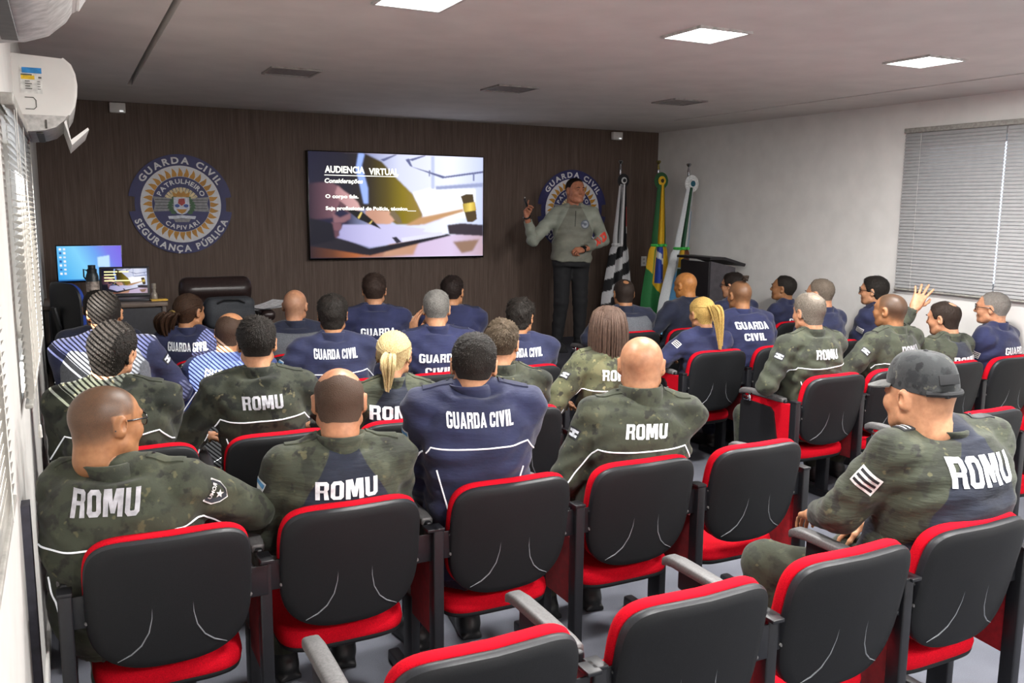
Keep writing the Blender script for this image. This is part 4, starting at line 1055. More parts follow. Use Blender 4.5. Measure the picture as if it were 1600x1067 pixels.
# ------------------------------------------------------------------ television and slide
def paint(Wd, Hh, layers, bg):
    Y, X = np.mgrid[0:Hh, 0:Wd]; U, Vv = (X+.5)/Wd, (Y+.5)/Hh; I = bg(U, Vv)
    for poly, colf, blur in layers:
        P = np.array(poly); m = np.zeros(U.shape, bool); j = len(P)-1
        for i in range(len(P)):
            xi, yi, xj, yj = *P[i], *P[j]
            if yi != yj: m ^= ((yi > Vv) != (yj > Vv)) & (U < (xj-xi)*(Vv-yi)/(yj-yi)+xi)
            j = i
        a = m.astype(float)
        for k in range(blur*2):
            a = (a+np.roll(a, 1, 0)+np.roll(a, -1, 0)+np.roll(a, 1, 1)+np.roll(a, -1, 1))/5
        c = colf(U, Vv) if callable(colf) else np.array(lin(colf)[:3])*np.ones(U.shape+(3,)); I = I*(1-a[..., None])+c*a[..., None]
    return I
def gr(stops, ax):
    """gradient function from (t, colour) stops along axis function"""
    ts = [t for t, c in stops]; cs = np.array([lin(c)[:3] for t, c in stops])
    def f(U, Vv): t = ax(U, Vv); return np.stack([np.interp(t, ts, cs[:, k]) for k in range(3)], -1)
    return f
def tvp(*pts): return [((x-60)/1465, (y-(78+(x-60)*.0355))/(912-(x-60)*.047)) for x, y in pts]
def slide_image(Wd, Hh):
    U_ = lambda U, V: U; V_ = lambda U, V: V
    bg = gr([(0, '#14132a'), (.2, '#1e1d3a'), (.34, '#8d93b8'), (.5, '#c7cbe4'), (.8, '#dfe3f5'), (1, '#b9c2e2')], U_)
    L = [
     (tvp((900, 430), (1060, 390), (1450, 400), (1450, 640), (1330, 640), (1000, 650)), '#fdfdff', 5),
     (tvp((1060, 120), (1090, 120), (1090, 400), (1060, 400)), '#b3bbd8', 2), (tvp((840, 150), (870, 140), (900, 210), (1180, 290), (1525, 245), (1525, 262), (1160, 308), (880, 205)), '#5a5f86', 1),
     (tvp((860, 150), (1010, 110), (1010, 120), (900, 160)), '#5a5f86', 1), (tvp((630, 150), (760, 105), (770, 110), (660, 165)), '#5a5f86', 1), (tvp((1430, 260), (1445, 260), (1445, 330), (1430, 330)), '#6d7296', 1), (tvp((1040, 240), (1052, 240), (1050, 290), (1040, 290)), '#6d7296', 1),
     (tvp((1100, 375), (1525, 345), (1525, 380), (1100, 405)), '#8f97bb', 3),
     (tvp((340, 98), (460, 118), (450, 128), (360, 112)), '#fff3d0', 2),
     (tvp((60, 985), (60, 880), (520, 930), (1230, 790), (1525, 760), (1525, 985)), gr([(0, '#2b1a20'), (.12, '#5a3322'), (.25, '#a05a32'), (.4, '#9c7060'), (.6, '#c3aecb'), (.8, '#c9b8d4'), (1, '#b49aa6')], U_), 3),
     (tvp((1250, 850), (1490, 830), (1430, 930), (1330, 950)), '#8a6d5c', 5), (tvp((700, 860), (960, 830), (900, 960), (640, 975)), '#b48870', 6),
     (tvp((60, 70), (500, 95), (640, 165), (780, 320), (900, 440), (985, 615), (960, 700), (760, 700), (560, 570), (300, 560), (60, 640)), gr([(0, '#12112a'), (.2, '#1a1826'), (.33, '#2b2318'), (.42, '#4f4314'), (.52, '#7d6c14'), (.6, '#8a7434'), (.65, '#8a6c4c')], U_), 3),
     (tvp((455, 95), (505, 100), (480, 200), (528, 390), (528, 520), (492, 520), (455, 330), (432, 230)), '#8fa7e6', 3),
     (tvp((960, 640), (1340, 565), (1350, 590), (1180, 640), (1000, 700), (830, 710)), '#b58a62', 4),
     (tvp((500, 585), (560, 570), (700, 585), (760, 650), (700, 700), (520, 690)), gr([(0, '#a87868'), (.35, '#b48672'), (.45, '#c99b84')], U_), 3), (tvp((735, 570), (790, 640), (810, 690), (770, 690), (700, 610)), '#6f6048', 2),
     (tvp((60, 880), (270, 800), (530, 905), (1200, 780), (1235, 795), (540, 965), (480, 958)), '#1d1a24', 2),
     (tvp((320, 700), (700, 698), (1010, 738), (980, 760), (1190, 785), (540, 895), (265, 808)), gr([(0, '#7a76a8'), (.35, '#b3afd6'), (.7, '#c9c6e4'), (1, '#efeefa')], lambda U, V: U*1.1), 2),
     (tvp((800, 815), (1150, 765), (1160, 790), (810, 850)), '#cfcfe2', 1), (tvp((720, 810), (760, 805), (800, 850), (760, 862)), '#2b2836', 1),
     (tvp((60, 352), (150, 340), (235, 343), (300, 378), (330, 420), (300, 520), (240, 640), (60, 660)), gr([(0, '#2a1a2a'), (.08, '#543844'), (.18, '#7d565f'), (.25, '#8f666c')], U_), 4),
     (tvp((240, 600), (300, 640), (385, 600), (382, 650), (330, 680), (250, 690)), '#7d5860', 3), (tvp((230, 680), (310, 685), (312, 730), (280, 760), (240, 750)), '#6e4a54', 3), (tvp((232, 745), (290, 755), (292, 795), (262, 815), (238, 800)), '#5a3b46', 3),
     (tvp((285, 372), (330, 410), (400, 462), (445, 510), (465, 560), (450, 585), (410, 590), (370, 560), (300, 500), (262, 430)), gr([(.1, '#8a6068'), (.2, '#b58a8c'), (.28, '#c79d9a')], U_), 3), (tvp((300, 500), (372, 562), (410, 592), (380, 604), (300, 560)), '#5c3d46', 3),
     (tvp((60, 640), (240, 690), (260, 830), (60, 880)), '#0e0d1c', 3),
     (tvp((320, 545), (360, 560), (480, 590), (560, 660), (635, 740), (560, 705), (440, 650)), '#0f0f14', 1), (tvp((440, 640), (470, 590), (480, 596), (452, 652)), '#d9c26a', 1), (tvp((532, 690), (556, 662), (562, 668), (540, 698)), '#d9c26a', 1),
     (tvp((1200, 705), (1330, 690), (1525, 705), (1525, 800), (1215, 785)), gr([(0, '#4b4048'), (1, '#2f2a34')], V_), 2),
     (tvp((1320, 460), (1370, 440), (1432, 442), (1440, 500), (1462, 600), (1468, 655), (1430, 680), (1380, 680), (1360, 620), (1340, 520)), '#4a3c28', 1),
     (tvp((1335, 525), (1450, 508), (1462, 580), (1350, 596)), gr([(.86, '#7d6218'), (.92, '#e0c662'), (.96, '#a07e28')], U_), 1),
    ]
    return paint(Wd, Hh, L, bg)
def screen(name, parent, w, h, I, emit, T, R=None):
    """flat lit screen, colour stored per vertex; faces -y, centred"""
    Hh, Wd = I.shape[:2]; xs = np.linspace(-w/2, w/2, Wd); zs = np.linspace(h/2, -h/2, Hh); X, Z = np.meshgrid(xs, zs); V = np.stack([X, 0*X, Z], -1).reshape(-1, 3)
    i = np.arange(Wd*Hh).reshape(Hh, Wd); Q = np.stack([i[:-1, :-1], i[1:, :-1], i[1:, 1:], i[:-1, 1:]], -1).reshape(-1, 4)
    if R is not None: V = V @ np.asarray(R).T
    C = np.concatenate([I.reshape(-1, 3), np.ones((Wd*Hh, 1))], 1)
    return npmesh(name, V+np.asarray(T), Q, vcol_mat('screen_%.2f' % emit, 'Col', emit=emit), parent, False, {'Col': C})
TVX, TVZ, TVW = 2.127, 2.453, 1.88; TVH = TVW*9/16
tv = empty('television', (TVX+TVW/2, FRONT, TVZ-TVH/2), 'large wall television showing an AUDIENCIA VIRTUAL slide', 'television')
b = MB(); b.box((0, -.036, 0), (TVW, .07, TVH), None, .006); b.build('casing', M_GLOSS, tv)
IMG = slide_image(416, 234); sc_ = screen('screen', tv, TVW-.022, TVH-.026, IMG, 1.3, (0, -.0715, .004))
def slide_text(parent, W_, H_, y0, em, k=1.0):
    mt = emis('slide_text', '#fffef2', em)
    def put(t, u, v, w, h, bold, slant=0, slab=False):
        b = MB(); n = len(t)
        P, F = text_fit(t, w, h, bold); P = P.copy(); P[:, 0] += slant*P[:, 1]
        x0 = -W_/2+u*W_+w/2; z0 = H_/2-v*H_; b.add([(x0+q[0], y0, z0+q[1]) for q in P], F)
        if slab:
            for i in range(n):
                for dz in (.03, -.03): b.box((x0-w/2+w*(i+.5)/n, y0, z0+dz), (w/n*.6, .0005, .006))
        b.build('lettering', mt, parent, False)
    put('AUDIENCIA', .086, .155, .40, .066, .03, 0, False); put('VIRTUAL', .325, .165, .31, .066, .03, 0, False)
    b = MB(); b.box((-W_/2+.285*W_, y0, H_/2-.212*H_), (.75, .0005, .007)); b.build('underline', mt, parent, False)
    put('Considerações', .084, .262, .385, .044, .03, .18); put('O corpo fala.', .086, .408, .335, .036, .035); put('Seja profissional de Polícia, técnico___', .086, .52, .94, .036, .035)
slide_text(sc_, TVW-.022, TVH-.026, -.0735, 1.6)

# ------------------------------------------------------------------ wall emblems
def arc_text(b, txt, rad, a0, a1, h, y, bold, inner=False):
    """characters spread from angle a0 to a1 (degrees); inner: tops toward centre"""
    ws = []
    for ch in txt:
        if ch == ' ': ws.append(.45); continue
        vs = text_poly(ch, bold)[0]; ws.append(vs[:, 0].max()-vs[:, 0].min()+.13)
    tot = sum(ws); acc = 0; cap = text_poly('H', bold)[0]; ch_ = cap[:, 1].max()-cap[:, 1].min(); sx = abs(D2R(a1-a0))*rad/tot
    for ch, w in zip(txt, ws):
        if ch != ' ':
            vs, fs = text_poly(ch, bold); q = D2R(a0+(a1-a0)*(acc+w/2)/tot); cx = (vs[:, 0].max()+vs[:, 0].min())/2; up = V3(math.cos(q), 0, math.sin(q)); rt = V3(math.sin(q), 0, -math.cos(q))
            if inner: up, rt = -up, -rt
            b.add([V3(0, y, 0)+V3(math.cos(q), 0, math.sin(q))*rad+rt*(p[0]-cx)*min(sx, h/ch_*1.15)+up*(p[1]*h/ch_-h/2) for p in vs], fs)
        acc += w
def sector(b, r0, r1, a0, a1, y, n=48):
    vs = []; 
    for i in range(n+1):
        q = D2R(a0+(a1-a0)*i/n)
        for r in (r0, r1): vs.append((r*math.cos(q), y, r*math.sin(q)))
    b.add(vs, [(2*i, 2*i+1, 2*i+3, 2*i+2) for i in range(n)])
def emblem(x, z, R, label):
    t = empty('wall_emblem', (x, FRONT, z), label, 'emblem', 'round guard emblems on the wooden wall')
    nv = M('emblem_navy', '#2b2c63', .5, bump=0, var=.04); wh = M('emblem_white', '#dcdce0', .5, bump=0, var=.03); gd = M('emblem_gold', '#bd8526', .5, bump=0, var=.1, nscale=8); gy = M('emblem_grey', '#8a8a8e', .5, bump=0); dk = M('emblem_dark', '#33343c', .5, bump=0)
    b = MB(); b.lathe((0, -.006, 0), [(.0001, .0), (.88*R, .0), (.88*R, -.006), (.0001, -.006)], 72, 'y'); 
    for a0, a1 in ((9, 171), (189, 351)):
        for y in (-.013,): sector(b, .8*R, R, a0, a1, y)
        sector(b, .995*R, R, a0, a1, -.012); 
    b.build('ring', nv, t, False)
    b = MB(); sector(b, .0, .775*R, 0, 360, -.015, 72); d = b.build('sun_disc', wh, t, False)
    b = MB()
    for i in range(32):
        q = 2*PI*i/32
        P = [(.56, -.05), (.62, -.058), (.68, -.03), (.735, .02), (.66, .028), (.6, .05), (.56, .055)]
        b.add([(r*R*math.cos(q)-w*R*math.sin(q)*.9, -.0165, r*R*math.sin(q)+w*R*math.cos(q)*.9) for r, w in P], [tuple(range(7))])
    b.build('sun_rays', gd, d, False)
    b = MB(); sector(b, 0, .555*R, 0, 360, -.018, 64); nd = b.build('inner_disc', nv, t, False)
    b = MB()
    for i in range(13):
        q = PI*(.12+.76*i/12)
        b.add([(r*R*math.cos(q)-w*R*math.sin(q), -.0195, r*R*math.sin(q)+w*R*math.cos(q)-.02*R) for r, w in ((.1, .02), (.36, .028), (.36, -.028), (.1, -.02))], [(0, 1, 2, 3)])
    b.build('inner_rays', M('emblem_cream', '#d8c79a', .5, bump=0), nd, False)
    for tx, rr, a0, a1, hh, yy, bo, inn in (('GUARDA CIVIL', .885, 150, 28, .135, -.0155, .035, False), ('SEGURANÇA PÚBLICA', .89, 199, 341, .135, -.0155, .035, True), ('PATRULHEIRO', .465, 158, 21, .095, -.0205, .03, False), ('CAPIVARI', .465, 228, 313, .09, -.0205, .03, True)):
        b = MB(); arc_text(b, tx, rr*R, a0, a1, hh*R, yy, bo, inn); b.build('lettering', wh, t, False)
    # coat of arms: wings, laurel, shield, crown, ribbon
    b = MB()
    for s in (-1, 1):
        b.cur = 0; P = [(.12, .11), (.54, .155), (.5, .02), (.54, -.15), (.12, -.13)]; b.add([(s*px*R, -.022, pz*R) for px, pz in P], [tuple(range(5))]); b.cur = 1
        for zz in (.09, .035, -.03, -.085): b.add([(s*px*R, -.0225, (zz+dz)*R) for px, dz in ((.14, -.008), (.5, -.004), (.5, .008), (.14, .006))], [(0, 1, 2, 3)])
        b.cur = 2
        for k in range(7):
            cx, cz = s*(.16+.06*math.sin(k*.6)), -.17+.05*k; b.add([(R*(cx+s*.055*math.cos(q)), -.0232, R*(cz+.03*math.sin(q))) for q in np.linspace(0, 2*PI, 9)[:-1]], [tuple(range(8))])
    b.cur = 3; b.add([(px*R, -.024, pz*R) for px, pz in ((-.15, .14), (.15, .14), (.15, -.1), (.09, -.18), (0, -.21), (-.09, -.18), (-.15, -.1))], [tuple(range(7))])
    b.cur = 4; b.add([(px*R, -.0246, pz*R) for px, pz in ((-.05, .11), (.06, .12), (.07, .02), (0, -.03), (-.07, .02))], [tuple(range(5))])
    b.cur = 5
    for s in (-1, 1): b.add([(R*(s*.085+.05*math.cos(q)), -.0247, R*(-.03+.035*math.sin(q))) for q in np.linspace(0, 2*PI, 9)[:-1]], [tuple(range(8))])
    b.cur = 6; b.add([(px*R, -.0246, pz*R) for px, pz in ((-.1, -.1), (.1, -.1), (.06, -.16), (0, -.19), (-.06, -.16))], [tuple(range(5))])
    b.add([(px*R, -.0244, pz*R) for px, pz in ((-.15, .15), (-.17, .25), (-.09, .21), (-.05, .27), (0, .22), (.05, .27), (.09, .21), (.17, .25), (.15, .15))], [tuple(range(9))])
    b.cur = 3; b.add([(px*R, -.0244, pz*R) for px, pz in ((-.27, -.24), (0, -.22), (.27, -.24), (.25, -.3), (0, -.28), (-.25, -.3))], [tuple(range(6))]); b.cur = 0; b.add([(px*R, -.0242, pz*R) for px, pz in ((-.17, -.29), (.17, -.29), (.13, -.36), (-.13, -.36))], [(0, 1, 2, 3)])
    b.build('coat_of_arms', [gy, dk, M('emblem_green', '#2f5a35', .5, bump=0), M('emblem_pale', '#cfd3e0', .5, bump=0), M('emblem_red', '#a8322e', .5, bump=0), M('emblem_blue', '#2e4fa0', .5, bump=0), gd], t, False)
    return t
emblem(.975, 1.925, .45, 'round GUARDA CIVIL emblem on the dark wooden wall left of the television')
emblem(5.135, 1.9, .45, 'round GUARDA CIVIL emblem partly hidden behind the standing presenter')
def wall_box(x, z, label):
    t = empty('wall_sensor', (x, FRONT, z), label, 'sensor', 'white boxes under the ceiling'); b = MB(); b.box((0, -.025, 0), (.13, .05, .085), None, .006); b.build('casing', M_WPLAST, t)
    b = MB(); b.box((.03, -.0515, -.028), (.03, .003, .012), None, .001); b.build('indicator', emis('sensor_led', '#ffffff', .8), t)
wall_box(.48, 2.755, 'small white box under the ceiling at the left end of the wooden wall'); wall_box(5.7, 2.745, 'small white box under the ceiling at the right end of the wooden wall')
def outlet(loc, label, rot=0):
    t = empty('wall_outlet', loc, label, 'outlet', None, rot); b = MB(); b.box((0, -.005, 0), (.075, .01, .115), None, .003); b.build('plate', M_WPLAST, t)
    b = MB()
    for z in (-.022, .022): b.box((0, -.0105, z), (.03, .003, .022), None, .001)
    b.build('socket', M('socket_grey', '#b9b8b5', .5, bump=0), t)
outlet((3.19, FRONT, .73), 'white outlet plate low on the wooden wall below the television'); outlet((6.14, FRONT, 1.31), 'white switch plate on the wooden wall behind the flags'); outlet((LEFT, 3.2, .55), 'white outlet plate low on the left wall beside the man in glasses', PI/2)
# ------------------------------------------------------------------ air conditioners
def aircon(y0, label, flap):
    L = .86; t = empty('air_conditioner', (LEFT, y0+L/2, 2.25), label, 'air conditioner', 'split air conditioners on the left wall')
    prof = [(0, .0), (.05, -.0), (.10, .005), (.15, .02), (.19, .045), (.22, .08), (.24, .12), (.252, .17), (.256, .22), (.25, .27), (.235, .31), (.205, .335), (.0, .345)]
    low = [(.0, .0), (.06, -.0), (.12, .008), (.165, .024), (.2, .055), (.212, .075), (.0, .075)]
    b = MB(); b.loft([[V3(x, y, z) for x, z in [(0, .075), (.212, .075)]+prof[5:]] for y in (-L/2, L/2)]); b.build('body', M('ac_white', '#dcdad6', .35, nscale=6, var=.02, bump=0), t, sharp=50)
    b = MB(); b.loft([[V3(x, y, z) for x, z in low] for y in (-L/2+.002, L/2-.002)]); u = b.build('underside', M('ac_white_shaded', '#b5b3b0', .45, bump=0), t)  # white casing, the shade on its lower part painted as grey
    b = MB(); b.box((.095, 0, -.0005), (.03, L*.8, .006)); b.box((.125, -L/2+.001, .035), (.008, .004, .04)); b.build('outlet_slot', M('ac_slot', '#4a4744', .6, bump=0), u, False)
    b = MB(); b.loft([[V3(x, y, z) for x, z in [(.214, .085), (.226, .08), (.25, .12), (.262, .17), (.266, .22), (.26, .27), (.244, .312), (.212, .34), (.205, .335), (.235, .31), (.252, .26), (.252, .18)]] for y in (-L/2+.004, L/2-.004)]); b.build('front_panel', M('ac_panel', '#e6e4e1', .25, nscale=6, var=.02, bump=0), t)
    b = MB(); ang = D2R(28 if flap else 70)
    if flap: q = [V3(.21, 0, .06), V3(.225, 0, -.03), V3(.30, 0, .03), V3(.305, 0, .02), V3(.228, 0, -.055), V3(.2, 0, .05)]
    else: q = [V3(.1, 0, -.004), V3(.16, 0, .012), V3(.205, 0, .05), V3(.21, 0, .046), V3(.165, 0, .004), V3(.1, 0, -.012)]
    b.loft([[p+V3(0, y, 0) for p in q] for y in (-L/2+.03, L/2-.03)])
    if flap: b.build('air_flap', M('ac_panel', '#e6e4e1', .25, bump=0), t)
    b = MB(); y = -L/2-.0012
    def rect(x0, x1, z0, z1): b.add([(x0, y, z0), (x1, y, z0), (x1, y, z1), (x0, y, z1)], [(0, 1, 2, 3)])
    b.cur = 0; rect(.03, .12, .17, .285); b.cur = 1; y -= .0006; rect(.04, .12, .26, .285); b.cur = 2; rect(.035, .09, .232, .25); b.cur = 3; rect(.035, .08, .25, .256); rect(.105, .118, .238, .246)
    for k in range(4): rect(.05, .07+.008*(k % 2), .222-.011*k, .226-.011*k); rect(.1, .112, .222-.011*k, .225-.011*k)
    b.tube([V3(.045, y, .10), V3(.08, y, .10), V3(.09, y, .11), V3(.09, y, .14), V3(.08, y, .152), V3(.045, y, .152)], .002, 4)
    b.build('energy_label', [M('label_white', '#d6d6d2', .6, bump=0), M('label_blue', '#2e86c8', .6, bump=0), M('label_yellow', '#dcb62c', .6, bump=0), M('label_dark', '#55564f', .6, bump=0)], t, False)
    if not flap:
        b = MB(); b.add([(.03, L/2-.3, -.001), (.075, L/2-.3, -.001), (.075, L/2-.1, -.001), (.03, L/2-.1, -.001)], [(0, 1, 2, 3)]); b.build('sticker', M('label_pale_blue', '#a9d4ea', .6, bump=0), t, False)
    return t
aircon(4.72, 'white air conditioner with open flap and energy label on the left wall', True)
aircon(1.34, 'white air conditioner cut off by the top left corner of the photo', False)

# ------------------------------------------------------------------ desk and things at the left of the stage
def desk():
    t = empty('desk', (.2, 7.4, STZ), 'dark front desk with brown top carrying a laptop and a monitor', 'desk'); T = V3(-.2, -7.4, 0)
    b = MB(); b.box((.25, 7.42, .715), (.84, .62, .03), None, .004); b.build('desktop', M('desk_top', '#6d5e53', .5, nscale=8), t, T=T)
    b = MB(); b.box((.25, 7.15, .36), (.78, .018, .66), None, .003); b.build('front_panel', M('desk_panel', '#26262c', .6), t, T=T)
    for x in (-.15, .645):
        b = MB(); b.box((x, 7.42, .35), (.03, .58, .70), None, .003); b.build('side_panel', M('desk_side', '#51463f', .5, nscale=8), t, T=T)
desk()
DT = STZ+.73
def monitor():
    t = empty('computer_monitor', (.165, 7.55, DT), 'computer monitor showing a blue desktop on the front desk', 'monitor'); w, h = .45, .265
    Rm = rotz(D2R(4)); b = MB(); b.box((0, .01, .275), (w+.02, .035, h+.022), None, .006); b.build('casing', M_GLOSS, t, R=Rm)
    b = MB(); b.box((0, .04, .1), (.05, .02, .2), None, .004); b.lathe((0, .04, 0), [(.0001, .012), (.1, .01), (.11, 0)], 24); b.build('stand', M_GLOSS, t, R=Rm)
    bgf = gr([(0, '#3fa9ee'), (.35, '#7fd0f7'), (.55, '#6aa4f0'), (.72, '#7a7ae8'), (1, '#7b5ae0')], lambda U, V: U*.75+.22*(1-V)-.05)
    L = [([(.62, .33), (.8, .28), (.8, .63), (.62, .6)], '#bfe2fb', 1), ([(0, .955), (1, .955), (1, 1), (0, 1)], '#2a6fb5', 0)]+[([(.04+.06*(k % 2), .06+.115*(k//2)), (.075+.06*(k % 2), .06+.115*(k//2)), (.075+.06*(k % 2), .12+.115*(k//2)), (.04+.06*(k % 2), .12+.115*(k//2))], ['#eef4fb', '#d8e6f5', '#2b5fa8', '#f3f3f3'][k % 4], 0) for k in range(14)]
    screen('screen', t, w, h, paint(112, 64, L, bgf), 1.0, (0, -.009, .278), Rm)
monitor()
def laptop():
    t = empty('laptop', (.385, 7.36, DT), 'open laptop mirroring the slide on the front desk', 'laptop'); Rm = rotz(D2R(-6))
    b = MB(); b.box((0, .0, .009), (.36, .24, .018), None, .005); b.build('base', M('laptop_grey', '#2c2d33', .4, bump=0), t, R=Rm)
    Rl = Rm @ rotx(D2R(-14)); b = MB(); b.box((0, 0, .118), (.36, .009, .235), None, .004); lid = b.build('lid', M('laptop_grey', '#2c2d33', .4, bump=0), t, R=Rl, T=Rm @ V3(0, .115, .018))
    s = screen('screen', lid, .325, .195, IMG[::2, ::2], .95, Rm @ V3(0, .115, .018)+Rl @ V3(0, -.0055, .122), Rl)
    b = MB()
    for z, x0, x1 in ((.195, -.145, -.05), (.195, -.04, .03), (.172, -.145, -.06), (.148, -.145, -.07), (.125, -.145, .04)): b.box(((x0+x1)/2, -.0065, z), (x1-x0, .0005, .009))
    b.build('lettering', emis('laptop_text', '#fff6b0', 1.3), s, False, R=Rl, T=Rm @ V3(0, .115, .018))
laptop()
t = empty('thermos_bottle', (.165, 7.2, DT), 'dark thermos bottle in front of the monitor', 'bottle')
b = MB(); b.lathe((0, 0, 0), [(.0001, 0), (.042, 0), (.044, .01), (.044, .2), (.036, .225), (.0001, .225)], 24); b.build('body', M('thermos', '#1f2a2e', .35, bump=0), t)
b = MB(); b.lathe((0, 0, .224), [(.034, 0), (.034, .03), (.026, .034), (.026, .06), (.0001, .062)], 20); b.tube([(-.034, 0, .02+.225), (-.055, 0, .03+.225), (-.055, 0, .0+.2), (-.043, 0, -.01+.19)], .006, 6); b.build('lid', M('thermos_lid', '#10191b', .4, bump=0), t)
b = MB(); b.lathe((0, 0, .09), [(.0446, 0), (.0446, .075)], 24); b.build('print', M('thermos_print', '#8a7f76', .5, nscale=30, var=.5), t)
t = empty('glass_bottle', (.592, 7.28, DT), 'small glass bottle beside the laptop', 'bottle'); b = MB(); b.lathe((0, 0, .0), [(.0001, 0), (.022, 0), (.024, .01), (.022, .05), (.012, .065), (.012, .085), (.016, .09), (.016, .13), (.0001, .132)], 18); b.build('body', M('bottle_glass', '#8d8478', .2, bump=0), t)
t = empty('notepad', (.62, 7.24, DT), 'yellow notepad lying on the desk corner', 'notepad'); b = MB(); b.box((0, 0, .006), (.12, .07, .012), rotz(.1), .002); b.build('cover', M('pad_yellow', '#d8ad45', .7, bump=0), t)
def office_chair():
    t = empty('office_chair', (.14, 6.96, STZ), 'blue office chair at the front desk', 'office chair', rz=D2R(-62))
    bl = M('blue_fabric', '#23439e', .85, nscale=200, bump=.3); bk = M_BLACK
    b = MB(); o = superell(.2, .24, .24, 4, 3.4); b.loft([[V3(x*s, -.24+n+.04*(x/.2)**2, .68+z*s) for x, z in o] for s, n in ((.9, 0), (1, .012), (1, .028))], True, True); b.build('backrest', bk, t)
    b = MB(); b.loft([[V3(x*s, -.24+n+.04*(x/.2)**2, .68+z*s) for x, z in o] for s, n in ((.98, .028), (1, .035), (.99, .05), (.9, .062), (.5, .068))]); b.build('back_cushion', bl, t)
    b = MB(); o = superell(.24, .24, .24, 4, 4); b.loft([[V3(x*s, y*s, z) for x, y in o] for s, z in ((.9, .43), (1, .45), (1, .48), (.9, .5), (.5, .505))]); b.build('seat', bl, t)
    b = MB(); b.bar((0, -.2, .45), (0, -.27, .75), .05, .02, .004); b.tube([(0, 0, .1), (0, 0, .43)], .025, 12); b.build('column', bk, t)
    b = MB()
    for k in range(5):
        q = 2*PI*k/5; b.bar((0, 0, .09), (.27*math.cos(q), .27*math.sin(q), .065), .04, .025, .006); b.lathe((.27*math.cos(q), .27*math.sin(q)-.012, .03), [(.0001, 0), (.03, .0), (.03, .024), (.0001, .024)], 14, 'y')
    b.build('base', bk, t)
office_chair()
def exec_chair():
    t = empty('leather_armchair', (1.07, 7.2, STZ), 'dark brown leather executive chair against the wooden wall', 'armchair', rz=PI)
    lm = M('brown_leather', '#2a1f1e', .32, nscale=60, var=.2, bump=.25)
    def blob(name, fns, lo, hi, h=.014):
        v = Vox(lo, hi, h)
        for f in fns: f(v)
        return npmesh(name, *v.net(), lm, t)
    def rbox(c, d, r):
        c, d = np.array(c), np.array(d)/2-r
        return lambda v: v.union(lambda X, Y, Z: np.sqrt(np.maximum(np.abs(X-c[0])-d[0], 0)**2+np.maximum(np.abs(Y-c[1])-d[1], 0)**2+np.maximum(np.abs(Z-c[2])-d[2], 0)**2)-r+.004*np.sin(38*Z), c-d-r, c+d+r, .02)
    blob('backrest', [rbox((0, -.25, .64), (.56, .15, .5), .06), rbox((0, -.23, .78), (.52, .15, .16), .07)], (-.33, -.38, .34), (.33, -.1, .95))
    blob('seat', [rbox((0, .03, .44), (.54, .56, .16), .06)], (-.3, -.3, .33), (.3, .36, .55))
    for s in (-1, 1): blob('armrest', [rbox((s*.33, .0, .60), (.11, .42, .09), .04), rbox((s*.33, -.1, .5), (.06, .2, .24), .03)], (s*.33-.09, -.27, .33), (s*.33+.09, .27, .7))
    b = MB(); b.tube([(0, 0, .1), (0, 0, .37)], .03, 12)
    for k in range(5):
        q = 2*PI*k/5+.3; b.bar((0, 0, .1), (.31*math.cos(q), .31*math.sin(q), .07), .05, .03, .006); b.lathe((.31*math.cos(q), .31*math.sin(q)-.012, .03), [(.0001, 0), (.03, .0), (.03, .024), (.0001, .024)], 14, 'y')
    b.build('base', M_BLACK, t)
exec_chair()
t = empty('backpack', (1.1, 7.0, STZ+.525), 'dark grey bag lying on the leather chair', 'bag'); v = Vox((-.22, -.14, -.02), (.22, .14, .27), .011)
v.union(lambda X, Y, Z: np.sqrt(np.maximum(np.abs(X)-.13, 0)**2+np.maximum(np.abs(Y)-.05, 0)**2+np.maximum(np.abs(Z-.12)-.06, 0)**2)-.055+.004*np.sin(45*Z+X*6), (-.2, -.12, 0), (.2, .12, .25), .01); npmesh('bag_body', *v.net(), M('bag_fabric', '#34373c', .75, nscale=120, bump=.3), t)
b = MB(); b.tube([(-.1, -.1, .2), (-.05, -.12, .23), (.05, -.12, .23), (.1, -.1, .2)], .009, 6); b.tube([(-.17, -.085, .1), (0, -.112, .105), (.17, -.085, .1)], .006, 6); b.build('strap', M('bag_strap', '#17181b', .6), t)
for k, (dz, rz, lb) in enumerate(((0, .2, 'lower white paper sheet on the leather chair arm'), (.012, .55, 'upper tilted white paper sheet on the leather chair arm'))):
    t = empty('paper_sheet', (1.42, 7.12, STZ+.652+dz), lb, 'paper', 'papers on the chair arm', rz); b = MB(); n = 6
    b.add([V3((i/n-.5)*.30, (j/n-.5)*.21, .02*(i/n)**2*(k+1)) for j in range(n+1) for i in range(n+1)], [(j*(n+1)+i, j*(n+1)+i+1, j*(n+1)+i+n+2, j*(n+1)+i+n+1) for j in range(n) for i in range(n)]); b.build('sheet', M('paper', '#d3d3d6', .7, bump=0), t)

